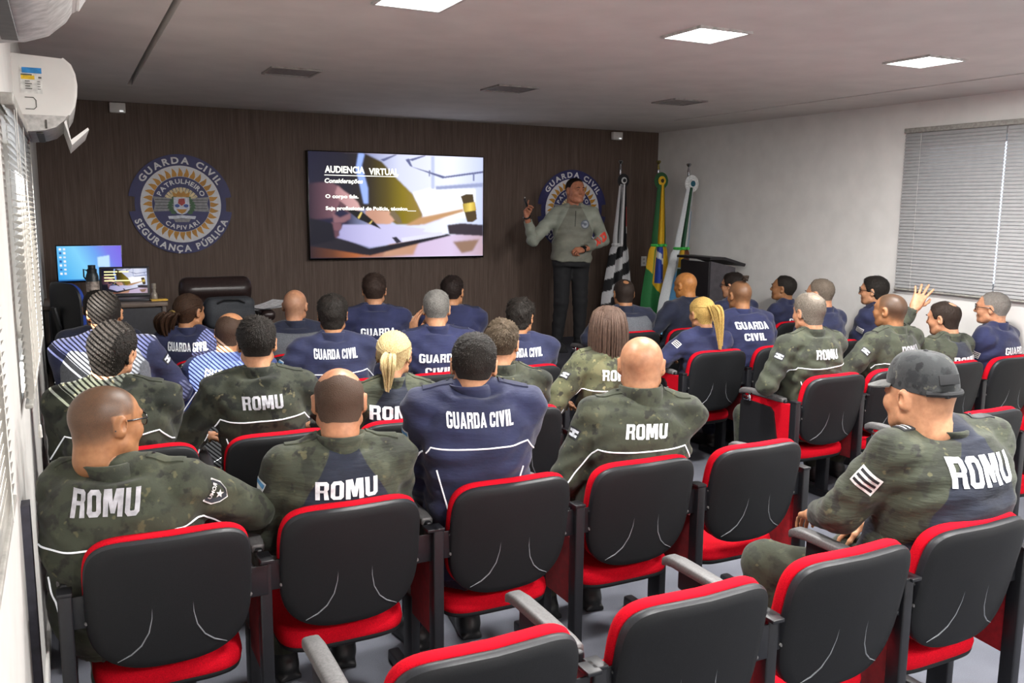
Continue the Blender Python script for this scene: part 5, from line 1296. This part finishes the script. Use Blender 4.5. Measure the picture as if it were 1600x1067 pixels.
# ------------------------------------------------------------------ flags and lectern
def flag(x, y, label, kind, lean, H0=2.42):
    t = empty('flag', (x, y, STZ), label, 'flag', 'flags on poles beside the lectern'); top = H0-STZ; lx, ly = lean
    b = MB(); b.tube([(0, 0, .03), (lx, ly, top-.06)], .0125, 10); b.build('pole', M('pole_metal', '#9a9aa0', .25, metal=.8, bump=0), t)
    b = MB(); b.lathe((lx, ly, top-.07), [(.012, 0), (.017, .005), (.013, .03), (.009, .06), (.022, .075), (.028, .09), (.02, .1), (.0001, .102)], 16); b.build('finial', M_CHROME if kind != 'br' else M('brass', '#a89a5a', .25, metal=.9, bump=0), t)
    b = MB(); b.lathe((0, 0, 0), [(.0001, .035), (.13, .03), (.15, .01), (.15, 0)], 28); b.build('base', M_BLACK, t)
    zr = top-.19; fy = -.045
    c = {'sp': ('#101014', '#d8d8d8', '#101014'), 'br': ('#1d4d2a', '#d8a818', '#3a3416'), 'city': ('#d9dcdc', '#d9dcdc', '#15566a')}[kind]
    b = MB(); b.cur = 0; b.lathe((lx*.92-.01, ly+fy-.03, zr), [(.0001, 0), (.092 if kind != 'sp' else .075, 0), (.086 if kind != 'sp' else .07, -.012), (.0001, -.014)], 28, 'y'); b.cur = 1; b.lathe((lx*.92-.01, ly+fy-.045, zr), [(.0001, 0), (.05 if kind != 'sp' else .036, 0), (.046 if kind != 'sp' else .033, -.006), (.0001, -.008)], 24, 'y'); b.cur = 2; b.lathe((lx*.92-.01, ly+fy-.054, zr), [(.0001, 0), (.032 if kind == 'city' else .022, 0), (.028 if kind == 'city' else .018, -.006), (.0001, -.008)], 20, 'y')
    b.build('rosette', [M('rosette_%s%d' % (kind, i), q, .7, nscale=60, bump=.3) for i, q in enumerate(c)], t)
    # draped cloth: rows of folds, width grows downwards, gathered at the tie
    nz, nu = 150, 72; zs = np.linspace(zr-.04, .12, nz); V = np.zeros((nz, nu, 3)); C = np.zeros((nz, nu, 4)); C[..., 3] = 1
    tie = zr-.70
    for i, z in enumerate(zs):
        tt = (zr-z)/(zr-.12); wl = np.interp(z, [.12, .5, tie-.05, tie, tie+.1, zr], [.21, .19, .115, .085, .085, .04]); cx = lx*(z/top)
        off = {'sp': -.075, 'br': -.02, 'city': -.2}[kind]*np.interp(tt, [0, .4, 1], [.1, .55, 1.1])
        for j in range(nu):
            s = j/(nu-1)*2-1; ph = s*9+.6*math.sin(3*tt+s*2); dep = .012+.045*tt
            V[i, j] = (cx+off+s*wl+.008*math.sin(ph*1.7), ly*(z/top)+fy-.02-dep*math.cos(ph)-.02*(1-s*s), z)
            C[i, j, :3] = lin(flag_col(kind, s, z, zr, tie))[:3]
    k = np.arange(nz*nu).reshape(nz, nu); Q = np.stack([k[:-1, :-1], k[1:, :-1], k[1:, 1:], k[:-1, 1:]], -1).reshape(-1, 4)
    npmesh('cloth', V.reshape(-1, 3), Q, vcol_mat('flag_cloth', 'Col', .75), t, True, {'Col': C.reshape(-1, 4)})
    if kind != 'sp':
        i = int(np.argmin(abs(zs-tie))); b = MB(); b.tube([tuple(V[i, j]+V3(0, -.008, 0)) for j in range(0, nu, 3)], .017, 6); b.build('tie_ribbon', M('tie_green', '#3fae4a', .6), t)
    else:
        i = int(np.argmin(abs(zs-tie))); b = MB(); b.tube([tuple(V[i, j]+V3(0, -.008, .0)) for j in range(0, nu//2, 3)], .02, 6); b.build('tie_ribbon', M('tie_white', '#c9c9c9', .7), t)
def flag_col(kind, s, z, zr, tie):
    if kind == 'sp':
        if z > tie:
            if s > .55: return '#c03038' if zr-.5 < z < zr-.28 else ('#d0d0d0' if z < zr-.5 and z > zr-.58 else '#17171b')
            return '#c6c6c8' if -.55 < s < .05 or s < -.75 else '#17171b'
        q = (z-s*.13)/.135
        return '#c2c2c5' if int(math.floor(q)) % 2 == 0 else '#17171b'
    if kind == 'br':
        if z > tie: return '#d9ac1e' if abs(s-.02) < .48 else '#1f5c30'
        d = tie-z
        if d < .42 and -.3 < s < .42:
            if abs(d-.13-s*.12) < .035: return '#cfd6df'
            return '#dfe6ee' if (int(s*37)+int(d*61)) % 23 == 0 and d > .22 else '#233f9c'
        if d < .38 and abs(s) < .75: return '#d9ac1e' if s > -.55 else '#24703a'
        if d < .56 and abs(s-.1) < .5*(1-(d-.42)/.14*.9): return '#d9ac1e'
        return '#24703a'
    if z > tie: return '#1f4a31' if -.35 < s < .2 else ('#4aa3dc' if s > .62 and z < zr-.3 else '#d6dadd')
    d = tie-z
    if d < .32 and -.25 < s < .85:
        if s < .15 and d < .2: return '#c79a1e'
        if d < .1: return '#7a4a35'
        if d > .22: return '#1f3f33'
        return '#5b3a33' if s > .35 else '#b9d3e6'
    return '#d6dadd' if s < -.55+(.45-d)*1.3 else ('#7ec3ee' if s < .2 else '#d6dadd' if s > .7 else '#5fb2e8')
flag(5.55, 8.25, 'black and white striped flag with red corner beside the presenter', 'sp', (-.04, .02), 2.42)
flag(5.86, 8.02, 'green and yellow flag with blue disc in the middle of the three', 'br', (0, .03), 2.42)
flag(6.12, 7.82, 'white and light blue flag with green stripe behind the lectern', 'city', (0, .03), 2.39)
def lectern():
    t = empty('lectern', (5.95, 7.25, STZ), 'dark wooden lectern with sloping top in front of the flags', 'lectern'); dk = M('lectern_dark', '#1c191c', .5, nscale=14); sd = M('lectern_side', '#4a464b', .5, nscale=14)
    b = MB(); b.box((-.165, 0, .47), (.025, .46, .94), None, .003); b.build('front_panel', dk, t)
    for s in (-1, 1):
        b = MB(); y = s*.225; P = [(-.16, 0), (.16, 0), (.16, .88), (-.16, .95)]; b.add([V3(x, y+d, z) for d in (-.011, .011) for x, z in P], [(0, 1, 2, 3), (7, 6, 5, 4), (0, 4, 5, 1), (1, 5, 6, 2), (2, 6, 7, 3), (3, 7, 4, 0)]); b.build('side_panel', sd, t, False)
    b = MB(); b.box((0, 0, .3), (.29, .43, .02)); b.build('shelf', dk, t, False)
    b = MB(); P = [(-.2, .965), (-.02, .965), (.25, .89), (.262, .905), (.262, .92), (.24, .925), (-.01, .99), (-.2, .99)]; n = len(P); b.add([V3(x, y, z) for y in (-.27, .27) for x, z in P], [tuple(range(n)), tuple(range(2*n-1, n-1, -1))]+[(i, (i+1) % n, (i+1) % n+n, i+n) for i in range(n)]); b.build('top', dk, t, False)
    b = MB(); b.box((0, 0, .015), (.37, .5, .03), None, .004); b.build('base', dk, t)
lectern()
# ------------------------------------------------------------------ the people
def arms_of(kind_l, kind_r=None, **ov):
    kind_r = kind_r or kind_l; out = {}
    for s, k in ((-1, kind_l), (1, kind_r)):
        if k == 'lap': d = dict(wrist=(s*.10, .13, .63), pole=(s*.8, -.5, -.35))
        elif k == 'lapin': d = dict(wrist=(s*.05, .16, .62), pole=(s*.35, -.8, -.4))
        elif k == 'cross': d = dict(wrist=(-s*.07, .07+.03*s, .79+.015*s), pole=(s*.9, -.15, -.5), hand='relaxed', palm=(0, -1, 0))
        elif k == 'rest': d = dict(wrist=(s*.27, .12, .815), pole=(s*.6, -.8, -.3))
        elif k == 'out': d = dict(elbow=(s*.35, -.15, .845), wrist=(s*.12, .09, .80))
        out[s] = d
    for k, v in ov.items():
        s = -1 if k.startswith('L') else 1; out[s] = v
    return out
LEGS = {s: ((s*.12, .29, .535), (s*.125, .27, .10)) for s in (-1, 1)}
PEOPLE = []
def person(r_, c_, hx, hz, label, **k):
    xc = (LX+RX)[c_]; y = ROWY[r_]; org = (xc+.3*max(-.12, min(.12, hx-xc)), y+.36, 0)
    d = dict(org=org, H=(hx, y+.25+k.pop('dy', 0), hz-.012), label=label, near=2 if r_ < 2 else (1 if r_ < 3 else 0), seed=11*r_+c_+3, legs=LEGS, arms=arms_of('lap')); d.update(k)
    d['hx'] = .35*(hx-org[0]); PEOPLE.append(d)
CJ, NV, TEE = camo('camo_olive'), navy(), navy('navy_shirt', '#191d3a', '#262b50')
CJD = camo('camo_deep', ['#22251f', '#33362c', '#3d3f33', '#1b1c19', '#5a5640'], 9)  # darker palette of the camouflage
CJ2, CS = camo('camo_bright', CAMO2, 11), combat('combat_cloth')
NT = navy('navy_trousers', '#171a2c', '#22263c'); BK = M('black_cloth', '#17171a', .85, nscale=30, bump=.4)
EP = camo('camo_olive'); EPN = M('navy_strap', '#1a1e38', .8)
LIGHT, TAN, MID, BROWN, DARK, PINK = '#bb8d6d', '#ad7f5c', '#9c714f', '#8a6044', '#7b543c', '#b98a6c'
BLK, DBR, GREY, LGREY = '#15120f', '#2a201a', '#5a5550', '#85807a'
# nearest row
person(0, 4, 2.605, 1.30, 'heavy man in camouflage cap and ROMU shirt seated alone at the right', top='combat', jmat=CS, tmat=CJ, bulk=1.28, fat=.6, So=(.09, 0, .03), hip=(.09, -.08, .545), head=(2, -2, 0), syaw=-4, skin=LIGHT, haircol=DBR, style='fade', dens=.35, ht=0, wide=1.14, hs=1.1,
       arms={-1: dict(elbow=(-.24, .0, .87), wrist=(-.10, .25, .76)), 1: dict(wrist=(.16, .22, .70), pole=(.7, -.6, -.3))}, legs={-1: ((-.26, .33, .56), (-.25, .30, .10)), 1: ((.16, .29, .535), (.16, .27, .1))},
       fx=[fx_text([('ROMU', .27, .092, -.075, .045)]), fx_patch(-1, 'flag', .4, 25, .085, .07), fx_epaulettes(camo('camo_dark', CAMOK, 12), (-1, 1), -1), fx_cap, fx_eyes])
# second nearest row
person(1, 0, .085, 1.225, 'stocky man with cropped hair, glasses and camouflage ROMU jacket beside left wall', top='jacket', jmat=CJ, bulk=1.24, fat=.5, head=(-58, -4, -4), syaw=-18, So=(.035, .0, 0), shL=(.05, .03, 0), skin=MID, haircol='#33281f', style='buzz', dens=.8, wide=1.12, hs=1.06, ht=0,
       arms={-1: dict(elbow=(-.16, .11, .83), wrist=(-.15, .13, 1.04), fwd=(.1, .1, 1), palm=(.8, .3, 0)), 1: dict(elbow=(.355, -.12, .865), wrist=(.24, .14, .82))},
       fx=[fx_text([('ROMU', .2, .068, -.035, .045)], True), fx_pipe(PIPES_W), fx_epaulettes(EP), fx_patch(1, 'shield', .22, 35, .08, .065), fx_glasses(), fx_eyes])
person(1, 1, .855, 1.225, 'balding man in dark ROMU shirt with camouflage sleeves, seen from behind', top='combat', jmat=CS, tmat=CJ, bulk=1.08, fat=.3, head=(-14, -8, 0), syaw=-8, skin='#b18162', haircol='#4c3b30', style='balding', dens=.42, wide=1.08, hs=1.06, ht=.002,
       fx=[fx_text([('ROMU', .215, .062, -.095, .045)]), fx_epaulettes(EP), fx_patch(-1, 'blue', .3, 15)])
person(1, 2, 1.39, 1.32, 'large dark-haired man in navy GUARDA CIVIL jacket in the second nearest row', top='jacket', jmat=NV, tmat=NT, bulk=1.12, head=(-24, -6, 3), syaw=-16, skin=LIGHT, haircol=BLK, hair2='#2c2723', style='fade', dens=.95, hs=1.03, ht=.011, So=(0, 0, .05), arms=arms_of('lap'),
       fx=[fx_text([('GUARDA CIVIL', .25, .052, -.06, .04)]), fx_pipe(), fx_epaulettes(EPN), fx_patch(-1, 'blue', .3, 20)])
person(1, 3, 2.18, 1.265, 'shaven-headed man in glasses and camouflage ROMU jacket with raised collar', top='jacket', jmat=CJ, bulk=1.12, head=(-35, -4, 0), syaw=-22, skin='#a97c5d', haircol='#8a7768', style='bald', dens=.45, wide=1.13, hs=1.06, ht=0, arms=arms_of('lap'),
       fx=[fx_text(ROMU), fx_pipe(), fx_epaulettes(EP), fx_patch(-1, 'dark', .36, 30), fx_glasses()], ck=dict(hgt=.075))
# third row
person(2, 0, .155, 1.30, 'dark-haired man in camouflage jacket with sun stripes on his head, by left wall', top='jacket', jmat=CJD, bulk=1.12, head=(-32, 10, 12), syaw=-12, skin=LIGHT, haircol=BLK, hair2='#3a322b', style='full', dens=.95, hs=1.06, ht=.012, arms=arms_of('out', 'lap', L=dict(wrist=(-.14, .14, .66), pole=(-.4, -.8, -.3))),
       fx=[fx_pipe(), fx_epaulettes(EP)])
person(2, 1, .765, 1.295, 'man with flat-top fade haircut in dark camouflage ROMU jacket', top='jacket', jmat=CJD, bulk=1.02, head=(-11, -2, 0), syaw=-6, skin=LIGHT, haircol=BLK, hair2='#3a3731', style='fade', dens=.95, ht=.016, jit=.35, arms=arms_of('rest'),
       fx=[fx_text(ROMU, True), fx_pipe(), fx_epaulettes(EP)])
person(2, 2, 1.43, 1.195, 'woman with low blonde ponytail and ROMU shirt in the third row', top='combat', jmat=CS, tmat=CJ, fem=True, head=(-32, -10, 0), syaw=-16, skin=LIGHT, haircol='#9a8150', hair2='#d8c596', style='woman', ht=.008, dens=.9, hstretch=(90, 90, 20), hairfn=hair_pony(True, .17, 50, .015), arms=arms_of('lapin'),
       fx=[fx_text([('ROMU', .25, .062, -.09, .045)]), fx_epaulettes(EP), fx_glasses()])
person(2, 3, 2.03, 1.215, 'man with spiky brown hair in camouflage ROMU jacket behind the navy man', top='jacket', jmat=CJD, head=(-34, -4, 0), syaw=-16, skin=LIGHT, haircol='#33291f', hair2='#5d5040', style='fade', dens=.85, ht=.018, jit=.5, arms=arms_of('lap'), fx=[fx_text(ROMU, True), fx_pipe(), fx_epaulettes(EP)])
person(2, 4, 2.69, 1.27, 'woman with long straight brown hair in bright camouflage ROMU jacket', top='jacket', jmat=CJ2, fem=True, bulk=1.04, head=(-30, -4, 0), syaw=-10, skin=LIGHT, haircol='#33251f', hair2='#5c483c', style='woman', ht=.008, dens=1, hstretch=(90, 90, 12), hairfn=hair_long, arms=arms_of('out', 'lap'),
       fx=[fx_text(ROMU), fx_pipe(), fx_epaulettes(CJ2), fx_patch(-1, 'dark', .4, 30)])
person(2, 5, 4.21, 1.285, 'grey-haired man with bald crown in camouflage ROMU jacket at the aisle', top='jacket', jmat=CJ, bulk=1.06, head=(-4, -4, 0), syaw=-2, skin=PINK, haircol='#4a4238', hair2='#857c72', style='crown', dens=.75, ht=.013, arms=arms_of('out', 'lap'),
       fx=[fx_text(ROMU), fx_pipe(), fx_epaulettes(EP), fx_patch(-1, 'dark', .36, 30), fx_eyes])
person(2, 6, 4.95, 1.265, 'man with close-cropped dark hair in camouflage ROMU jacket', top='jacket', jmat=CJ, bulk=1.08, head=(10, 2, 0), syaw=4, skin=MID, haircol='#2d2620', style='buzz', dens=.85, ht=0, wide=1.05, arms=arms_of('out', 'lap'),
       fx=[fx_text(ROMU, True), fx_pipe(), fx_epaulettes(EP), fx_patch(-1, 'dark', .36, 30), fx_eyes])
person(2, 7, 5.5, 1.185, 'balding man raising his left hand to his forehead', top='combat', jmat=CS, tmat=CJ, bulk=1.08, head=(14, -6, 0), syaw=6, skin=PINK, haircol=DBR, style='crown', dens=.85, ht=.009, arms={-1: dict(elbow=(-.27, .04, 1.04), wrist=(-.06, .03, 1.25), hand='open', fwd=(.5, .05, .75), palm=(.5, .6, -.35), hsz=1.1), 1: dict(wrist=(.1, .13, .63), pole=(.8, -.5, -.35))}, **{'sh': None},
       fx=[fx_text(ROMUS), fx_epaulettes(EP), fx_patch(-1, 'flag', .5, 20), fx_eyes])
person(2, 8, 6.02, 1.235, 'grey-haired man in glasses and navy GUARDA CIVIL shirt at right edge', sw=.172, top='tee', jmat=TEE, tmat=NT, bulk=1.05, head=(22, 0, 0), syaw=10, skin=PINK, haircol=GREY, hair2=LGREY, style='fade', dens=.8, ht=.008, arms=arms_of('lapin'), fx=[fx_text(GC2), fx_patch(-1, 'flag', .35, 20), fx_glasses(), fx_eyes])
# fourth row
person(3, 0, .17, 1.345, 'man in grey tactical vest with sunlight striping his head, near left wall', top='vest', jmat=NV, tmat=NT, bulk=1.12, head=(-12, 0, 0), syaw=-10, skin=TAN, haircol=BLK, style='fade', dens=.95, ht=.009, arms=arms_of('lap', 'rest'), fx=[fx_vest(sides='#5a5d63'), fx_patch(1, 'dark', .3, 20)])
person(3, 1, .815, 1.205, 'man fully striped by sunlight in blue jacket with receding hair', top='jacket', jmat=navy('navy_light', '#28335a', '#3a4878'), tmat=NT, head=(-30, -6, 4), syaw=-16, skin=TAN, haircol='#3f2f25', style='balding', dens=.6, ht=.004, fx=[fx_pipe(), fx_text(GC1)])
person(3, 2, 1.41, 1.28, 'man with tousled black hair in navy GUARDA CIVIL jacket, fourth row', top='jacket', jmat=NV, tmat=NT, bulk=1.04, head=(-17, 0, 0), syaw=-10, skin=TAN, haircol=BLK, hair2='#2a2622', style='full', dens=.95, ht=.017, jit=.4, arms=arms_of('rest', 'lap'), fx=[fx_text(GC1), fx_pipe(), fx_patch(-1, 'blue', .45, 20)])
person(3, 3, 2.08, 1.285, 'grey-haired man touching his cheek with his left hand', top='tee', jmat=TEE, tmat=NT, bulk=1.04, head=(-22, -4, 0), syaw=-14, skin=LIGHT, haircol='#454340', hair2='#87847f', style='fade', dens=.85, ht=.012, jit=.35, arms={-1: dict(elbow=(-.27, .08, .85), wrist=(-.075, .02, 1.10), fwd=(.08, .02, 1), palm=(.9, .2, 0)), 1: dict(wrist=(.1, .13, .63), pole=(.8, -.5, -.35))}, fx=[fx_text(GC2), fx_epaulettes(EPN)])
person(3, 4, 2.68, 1.205, 'man with thick curly black hair in navy jacket before the presenter', top='jacket', jmat=NV, tmat=NT, head=(-42, -4, 0), syaw=-16, skin=TAN, haircol=BLK, hair2='#332c26', style='full', dens=1, ht=.022, jit=.5, fx=[fx_text(GC1), fx_pipe()])
person(3, 5, 4.165, 1.17, 'woman with high blonde ponytail in navy shirt by the aisle', top='tee', jmat=TEE, tmat=NT, fem=True, dy=-.05, head=(-6, -4, -4), syaw=-8, skin=LIGHT, haircol='#8a6c38', hair2='#d4b169', style='woman', ht=.008, dens=.95, hstretch=(90, 90, 16), hairfn=hair_pony(False, .30, 60, .016, '#b8903f', .01), arms=arms_of('out', 'lap'), fx=[fx_text(GC2), fx_patch(-1, 'flag', .35, 25)])
person(3, 6, 4.665, 1.27, 'man with shaved sides and topknot in navy GUARDA CIVIL shirt', top='tee', jmat=TEE, tmat=NT, bulk=1.1, fat=.3, dy=.12, head=(-10, -4, 0), syaw=-12, skin=MID, haircol='#2b211a', style='buzz', dens=.6, ht=0, hairfn=hair_topknot, fx=[fx_text([('GUARDA', .26, .055, -.075, .04), ('CIVIL', .18, .055, -.16, .04)])])
person(3, 7, 5.39, 1.265, 'man with short greying hair in navy jacket beside the white wall', top='jacket', jmat=NV, tmat=NT, head=(18, -4, 0), syaw=8, skin=PINK, haircol='#4a3f36', hair2='#7a6f63', style='fade', dens=.75, ht=.012, fx=[fx_eyes])
person(3, 8, 6.0, 1.27, 'dark-haired man in glasses looking left in front of the blind', sw=.172, top='jacket', jmat=NV, tmat=NT, head=(26, 0, 0), syaw=14, skin=LIGHT, haircol=BLK, hair2='#28221e', style='full', dens=.95, ht=.016, arms=arms_of('lapin'), fx=[fx_glasses(), fx_patch(-1, 'flag', .3, 20), fx_epaulettes(EPN), fx_eyes])
# front row
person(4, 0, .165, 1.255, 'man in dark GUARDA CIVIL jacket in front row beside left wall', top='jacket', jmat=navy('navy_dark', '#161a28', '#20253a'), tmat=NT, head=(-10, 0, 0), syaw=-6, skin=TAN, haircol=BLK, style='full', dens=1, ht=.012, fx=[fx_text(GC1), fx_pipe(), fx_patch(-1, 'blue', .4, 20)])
person(4, 1, .72, 1.215, 'woman with gathered dark brown hair in navy GUARDA CIVIL jacket', top='jacket', jmat=NV, tmat=NT, fem=True, bulk=1.06, head=(-46, -4, 0), syaw=-16, skin=TAN, haircol='#1c1411', hair2='#4a3220', style='woman', ht=.008, dens=.95, hstretch=(90, 90, 20), hairfn=hair_bun, fx=[fx_text(GC1), fx_pipe()])
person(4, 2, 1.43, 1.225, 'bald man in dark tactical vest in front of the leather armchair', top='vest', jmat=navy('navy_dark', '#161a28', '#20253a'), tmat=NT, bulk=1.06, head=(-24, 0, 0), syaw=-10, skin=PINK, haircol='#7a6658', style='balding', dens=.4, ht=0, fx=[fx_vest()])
person(4, 3, 2.015, 1.315, 'upright man with thick dark hair below the television', top='tee', jmat=TEE, tmat=NT, bulk=1.04, head=(-18, 2, 0), syaw=-10, skin=LIGHT, haircol='#231a16', hair2='#3d2f28', style='fade', dens=.9, ht=.018, fx=[fx_text(GC2), fx_epaulettes(EPN)])
person(4, 4, 2.64, 1.285, 'dark-haired man in GUARDA CIVIL shirt below the right end of the television', top='tee', jmat=TEE, tmat=NT, bulk=1.06, head=(-40, 0, 0), syaw=-18, skin=TAN, haircol='#211815', style='fade', dens=.9, ht=.014, fx=[fx_text(GC2), fx_epaulettes(EPN)])
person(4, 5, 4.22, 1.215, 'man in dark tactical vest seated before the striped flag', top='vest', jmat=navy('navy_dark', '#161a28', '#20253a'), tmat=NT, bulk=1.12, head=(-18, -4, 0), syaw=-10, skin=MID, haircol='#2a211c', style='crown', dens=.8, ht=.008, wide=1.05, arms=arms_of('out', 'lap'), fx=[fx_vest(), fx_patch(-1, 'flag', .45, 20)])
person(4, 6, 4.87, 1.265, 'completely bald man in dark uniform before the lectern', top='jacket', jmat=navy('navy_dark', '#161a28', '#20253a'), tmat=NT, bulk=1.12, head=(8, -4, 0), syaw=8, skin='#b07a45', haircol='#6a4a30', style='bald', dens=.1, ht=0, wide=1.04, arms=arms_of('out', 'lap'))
person(4, 7, 5.41, 1.245, 'dark-haired person in glasses mostly hidden behind the topknot man', top='jacket', jmat=NV, tmat=NT, head=(20, 0, 0), syaw=6, skin=LIGHT, haircol='#1e1714', style='full', dens=1, ht=.014, fx=[fx_glasses()])
person(4, 8, 6.02, 1.2, 'young man with short fade haircut in profile against the white wall', sw=.172, top='jacket', jmat=NV, tmat=NT, head=(32, 6, 0), syaw=14, skin=MID, haircol=BLK, style='fade', dens=.95, ht=.012, arms=arms_of('lapin'), fx=[fx_text(GC2), fx_patch(-1, 'flag', .3, 20), fx_eyes])
for d in PEOPLE:
    d.pop('sh', None); make_person(d)
# the presenter, standing on the stage facing the audience
def shirt_mat():
    b = NB('shirt_greygreen'); a = b.add('ShaderNodeAttribute'); a.attribute_name = 'zone'; st = b.ramp(a.outputs['Fac'], [(.49, '#000000'), (.51, '#ffffff')]); v = b.coord('Object'); n = b.noise(v, 12, 4)
    b.base(b.mix(st, b.ramp(n, [(.3, '#696a60'), (.7, '#7a7b6f')]), b.ramp(n, [(.3, '#858a7e'), (.7, '#979c90')]))); b.set(.7); b.bump(b.noise(b.coord('Object', (3, 3, 9)), 7, 4), .4, .008); return b.m
def fx_presenter(c):
    root, J, bvh = c['root'], c['J'], c['bvh']
    b = MB(); b.tube(surf(bvh, J, [(0, -.02-.012*i) for i in range(14)], .002, 1), .0035, 6); b.build('zip', M('zip_dark', '#34352f', .5, bump=0), root)
    b = MB(); b.cur = 0; P = [(-.1+.045*math.cos(q), -.155+.045*math.sin(q)) for q in np.linspace(0, 2*PI, 25)[:-1]]; b.add(surf(bvh, J, P, .003, 1), [tuple(range(24))]); b.cur = 1
    P = [(-.1+.034*math.cos(q), -.155+.034*math.sin(q)) for q in np.linspace(0, 2*PI, 25)[:-1]]; b.add(surf(bvh, J, P, .0045, 1), [tuple(range(24))]); b.cur = 0
    P = [(-.1+.016*math.cos(q), -.155+.016*math.sin(q)) for q in np.linspace(0, 2*PI, 13)[:-1]]; b.add(surf(bvh, J, P, .006, 1), [tuple(range(12))]); b.build('chest_badge', [M('badge_dark', '#555c68', .6, bump=0), M('badge_grey', '#8d939c', .6, bump=0)], root, False)
    a, e, w, d = c['arms'][-1]; ax = (w-e)/np.linalg.norm(w-e); out = V3(-.35, -.8, .5); out -= ax*(out@ax); out /= np.linalg.norm(out); au = ax; av = np.cross(out, ax); b = MB()
    if av[2] < 0: av = -av
    T, F = text_fit('RAD', .19, .075, .09); b.add(project_poly(bvh, e+ax*.12+out*.15, -au, av, T, -out, .004), F); b.build('sleeve_lettering', M('letter_red', '#d23a28', .6, bump=0), root, False)
    wb = MB(); wc = w+ax*.02; u1 = np.cross(ax, V3(0, 0, 1)); u1 /= np.linalg.norm(u1); u2 = np.cross(ax, u1)
    wb.tube([wc+u1*.031*math.cos(q)+u2*.029*math.sin(q) for q in np.linspace(0, 2*PI, 20)], .009, 6, False); dd = -out; 
    wb.box(wc+out*.034, (.04, .012, .04), np.stack([ax, out, np.cross(ax, out)], 1), .004); wb.build('wrist_watch', M('watch_black', '#101114', .3, bump=0), root)
    a, e, w, d = c['arms'][1]; ax = (w-e)/np.linalg.norm(w-e); u1 = np.cross(ax, V3(0, 0, 1)); u1 /= np.linalg.norm(u1); u2 = np.cross(ax, u1); wb = MB(); wc = w+ax*.012
    wb.tube([wc+u1*.031*math.cos(q)+u2*.03*math.sin(q) for q in np.linspace(0, 2*PI, 20)], .011, 6, False); wb.build('wrist_band', M('watch_black', '#101114', .3, bump=0), root)
PRES = dict(org=(4.665, 7.87, STZ), hs=1.07, So=(0, 0, -.03), H=(4.685, 7.85, 2.095), label='presenter in grey-green long-sleeved shirt standing on the stage pointing a remote', group='presenter', near=1, seed=5, hip=(0, .0, .93), hyaw=160, syaw=156, head=(182, 0, 0), fwd=.02, bulge=.0, sw=.18, bulk=1.06, fat=.15, hem=-.02,
    top='presenter', jmat=shirt_mat(), tmat=BK, bmat=BK, skin='#b27a60', haircol='#1f1714', style='fade', dens=1, ht=.006, ck=dict(hgt=.04),
    arms={1: dict(elbow=(-.42, .06, 1.14), wrist=(-.535, -.03, 1.365), hand='point', fwd=(-.25, -.1, 1), palm=(.5, -.8, .1)), -1: dict(elbow=(.36, -.04, 1.14), wrist=(.03, -.2, 1.055), hand='fist', fwd=(-1, -.1, -.12), palm=(0, .6, -.8))},
    legs={1: ((-.115, -.01, .50), (-.135, .03, .09)), -1: ((.10, -.03, .50), (.115, .0, .09))}, toe=160, fx=[fx_presenter, fx_eyes], floor=0)
for s in (-1, 1): pass
ctx = make_person(PRES)
for o in ctx['root'].children:
    if o.name.startswith('boot'): o.rotation_euler.z = D2R(168 if o.location.x < 0 else 190); o.location.y -= .03
t = empty('presentation_remote', (4.665-.56, 7.87-.06, STZ+1.455), 'small black presentation remote held in the raised hand of the presenter', 'remote'); b = MB(); b.box((0, 0, .045), (.022, .014, .12), rotx(.2) @ roty(-.5), .004); b.build('body', M('remote_black', '#141518', .35, bump=0), t)
b = MB(); b.lathe((-.03, -.02, .105), [(.006, 0), (.006, .008), (.0001, .009)], 10); b.build('tip', M_CHROME, t)

# ------------------------------------------------------------------ daylight, camera
w = bpy.data.worlds.new('sky'); SC.world = w; w.use_nodes = True; bg = w.node_tree.nodes['Background']; bg.inputs['Color'].default_value = lin('#dfe9f7'); bg.inputs['Strength'].default_value = 1.6
sl = bpy.data.lights.new('sun', 'SUN'); sl.energy = 45; sl.angle = D2R(.2); sl.color = (1, .96, .9); so = bpy.data.objects.new('sun', sl); so.location = (-4, 0, 5); so.rotation_euler = Vector((1, .885, -.96)).to_track_quat('-Z', 'Y').to_euler(); link(so)
cd = bpy.data.cameras.new('camera'); cd.sensor_width = 36; cd.lens = 36*1374.6/1600; cd.clip_start = .05; co = bpy.data.objects.new('camera', cd); link(co)
ps, th, ro = .4691, .1505, .0097
Fv = V3(math.sin(ps)*math.cos(th), math.cos(ps)*math.cos(th), -math.sin(th)); Rv = V3(math.cos(ps), -math.sin(ps), 0); Uv = np.cross(Rv, Fv); c_, s_ = math.cos(ro), math.sin(ro)
R2, U2 = c_*Rv+s_*Uv, -s_*Rv+c_*Uv
co.matrix_world = Matrix(((R2[0], U2[0], -Fv[0], 0), (R2[1], U2[1], -Fv[1], 0), (R2[2], U2[2], -Fv[2], 1.92), (0, 0, 0, 1)))
SC.camera = co
SC.view_settings.view_transform = 'Standard'; SC.view_settings.look = 'None'; SC.view_settings.exposure = .08
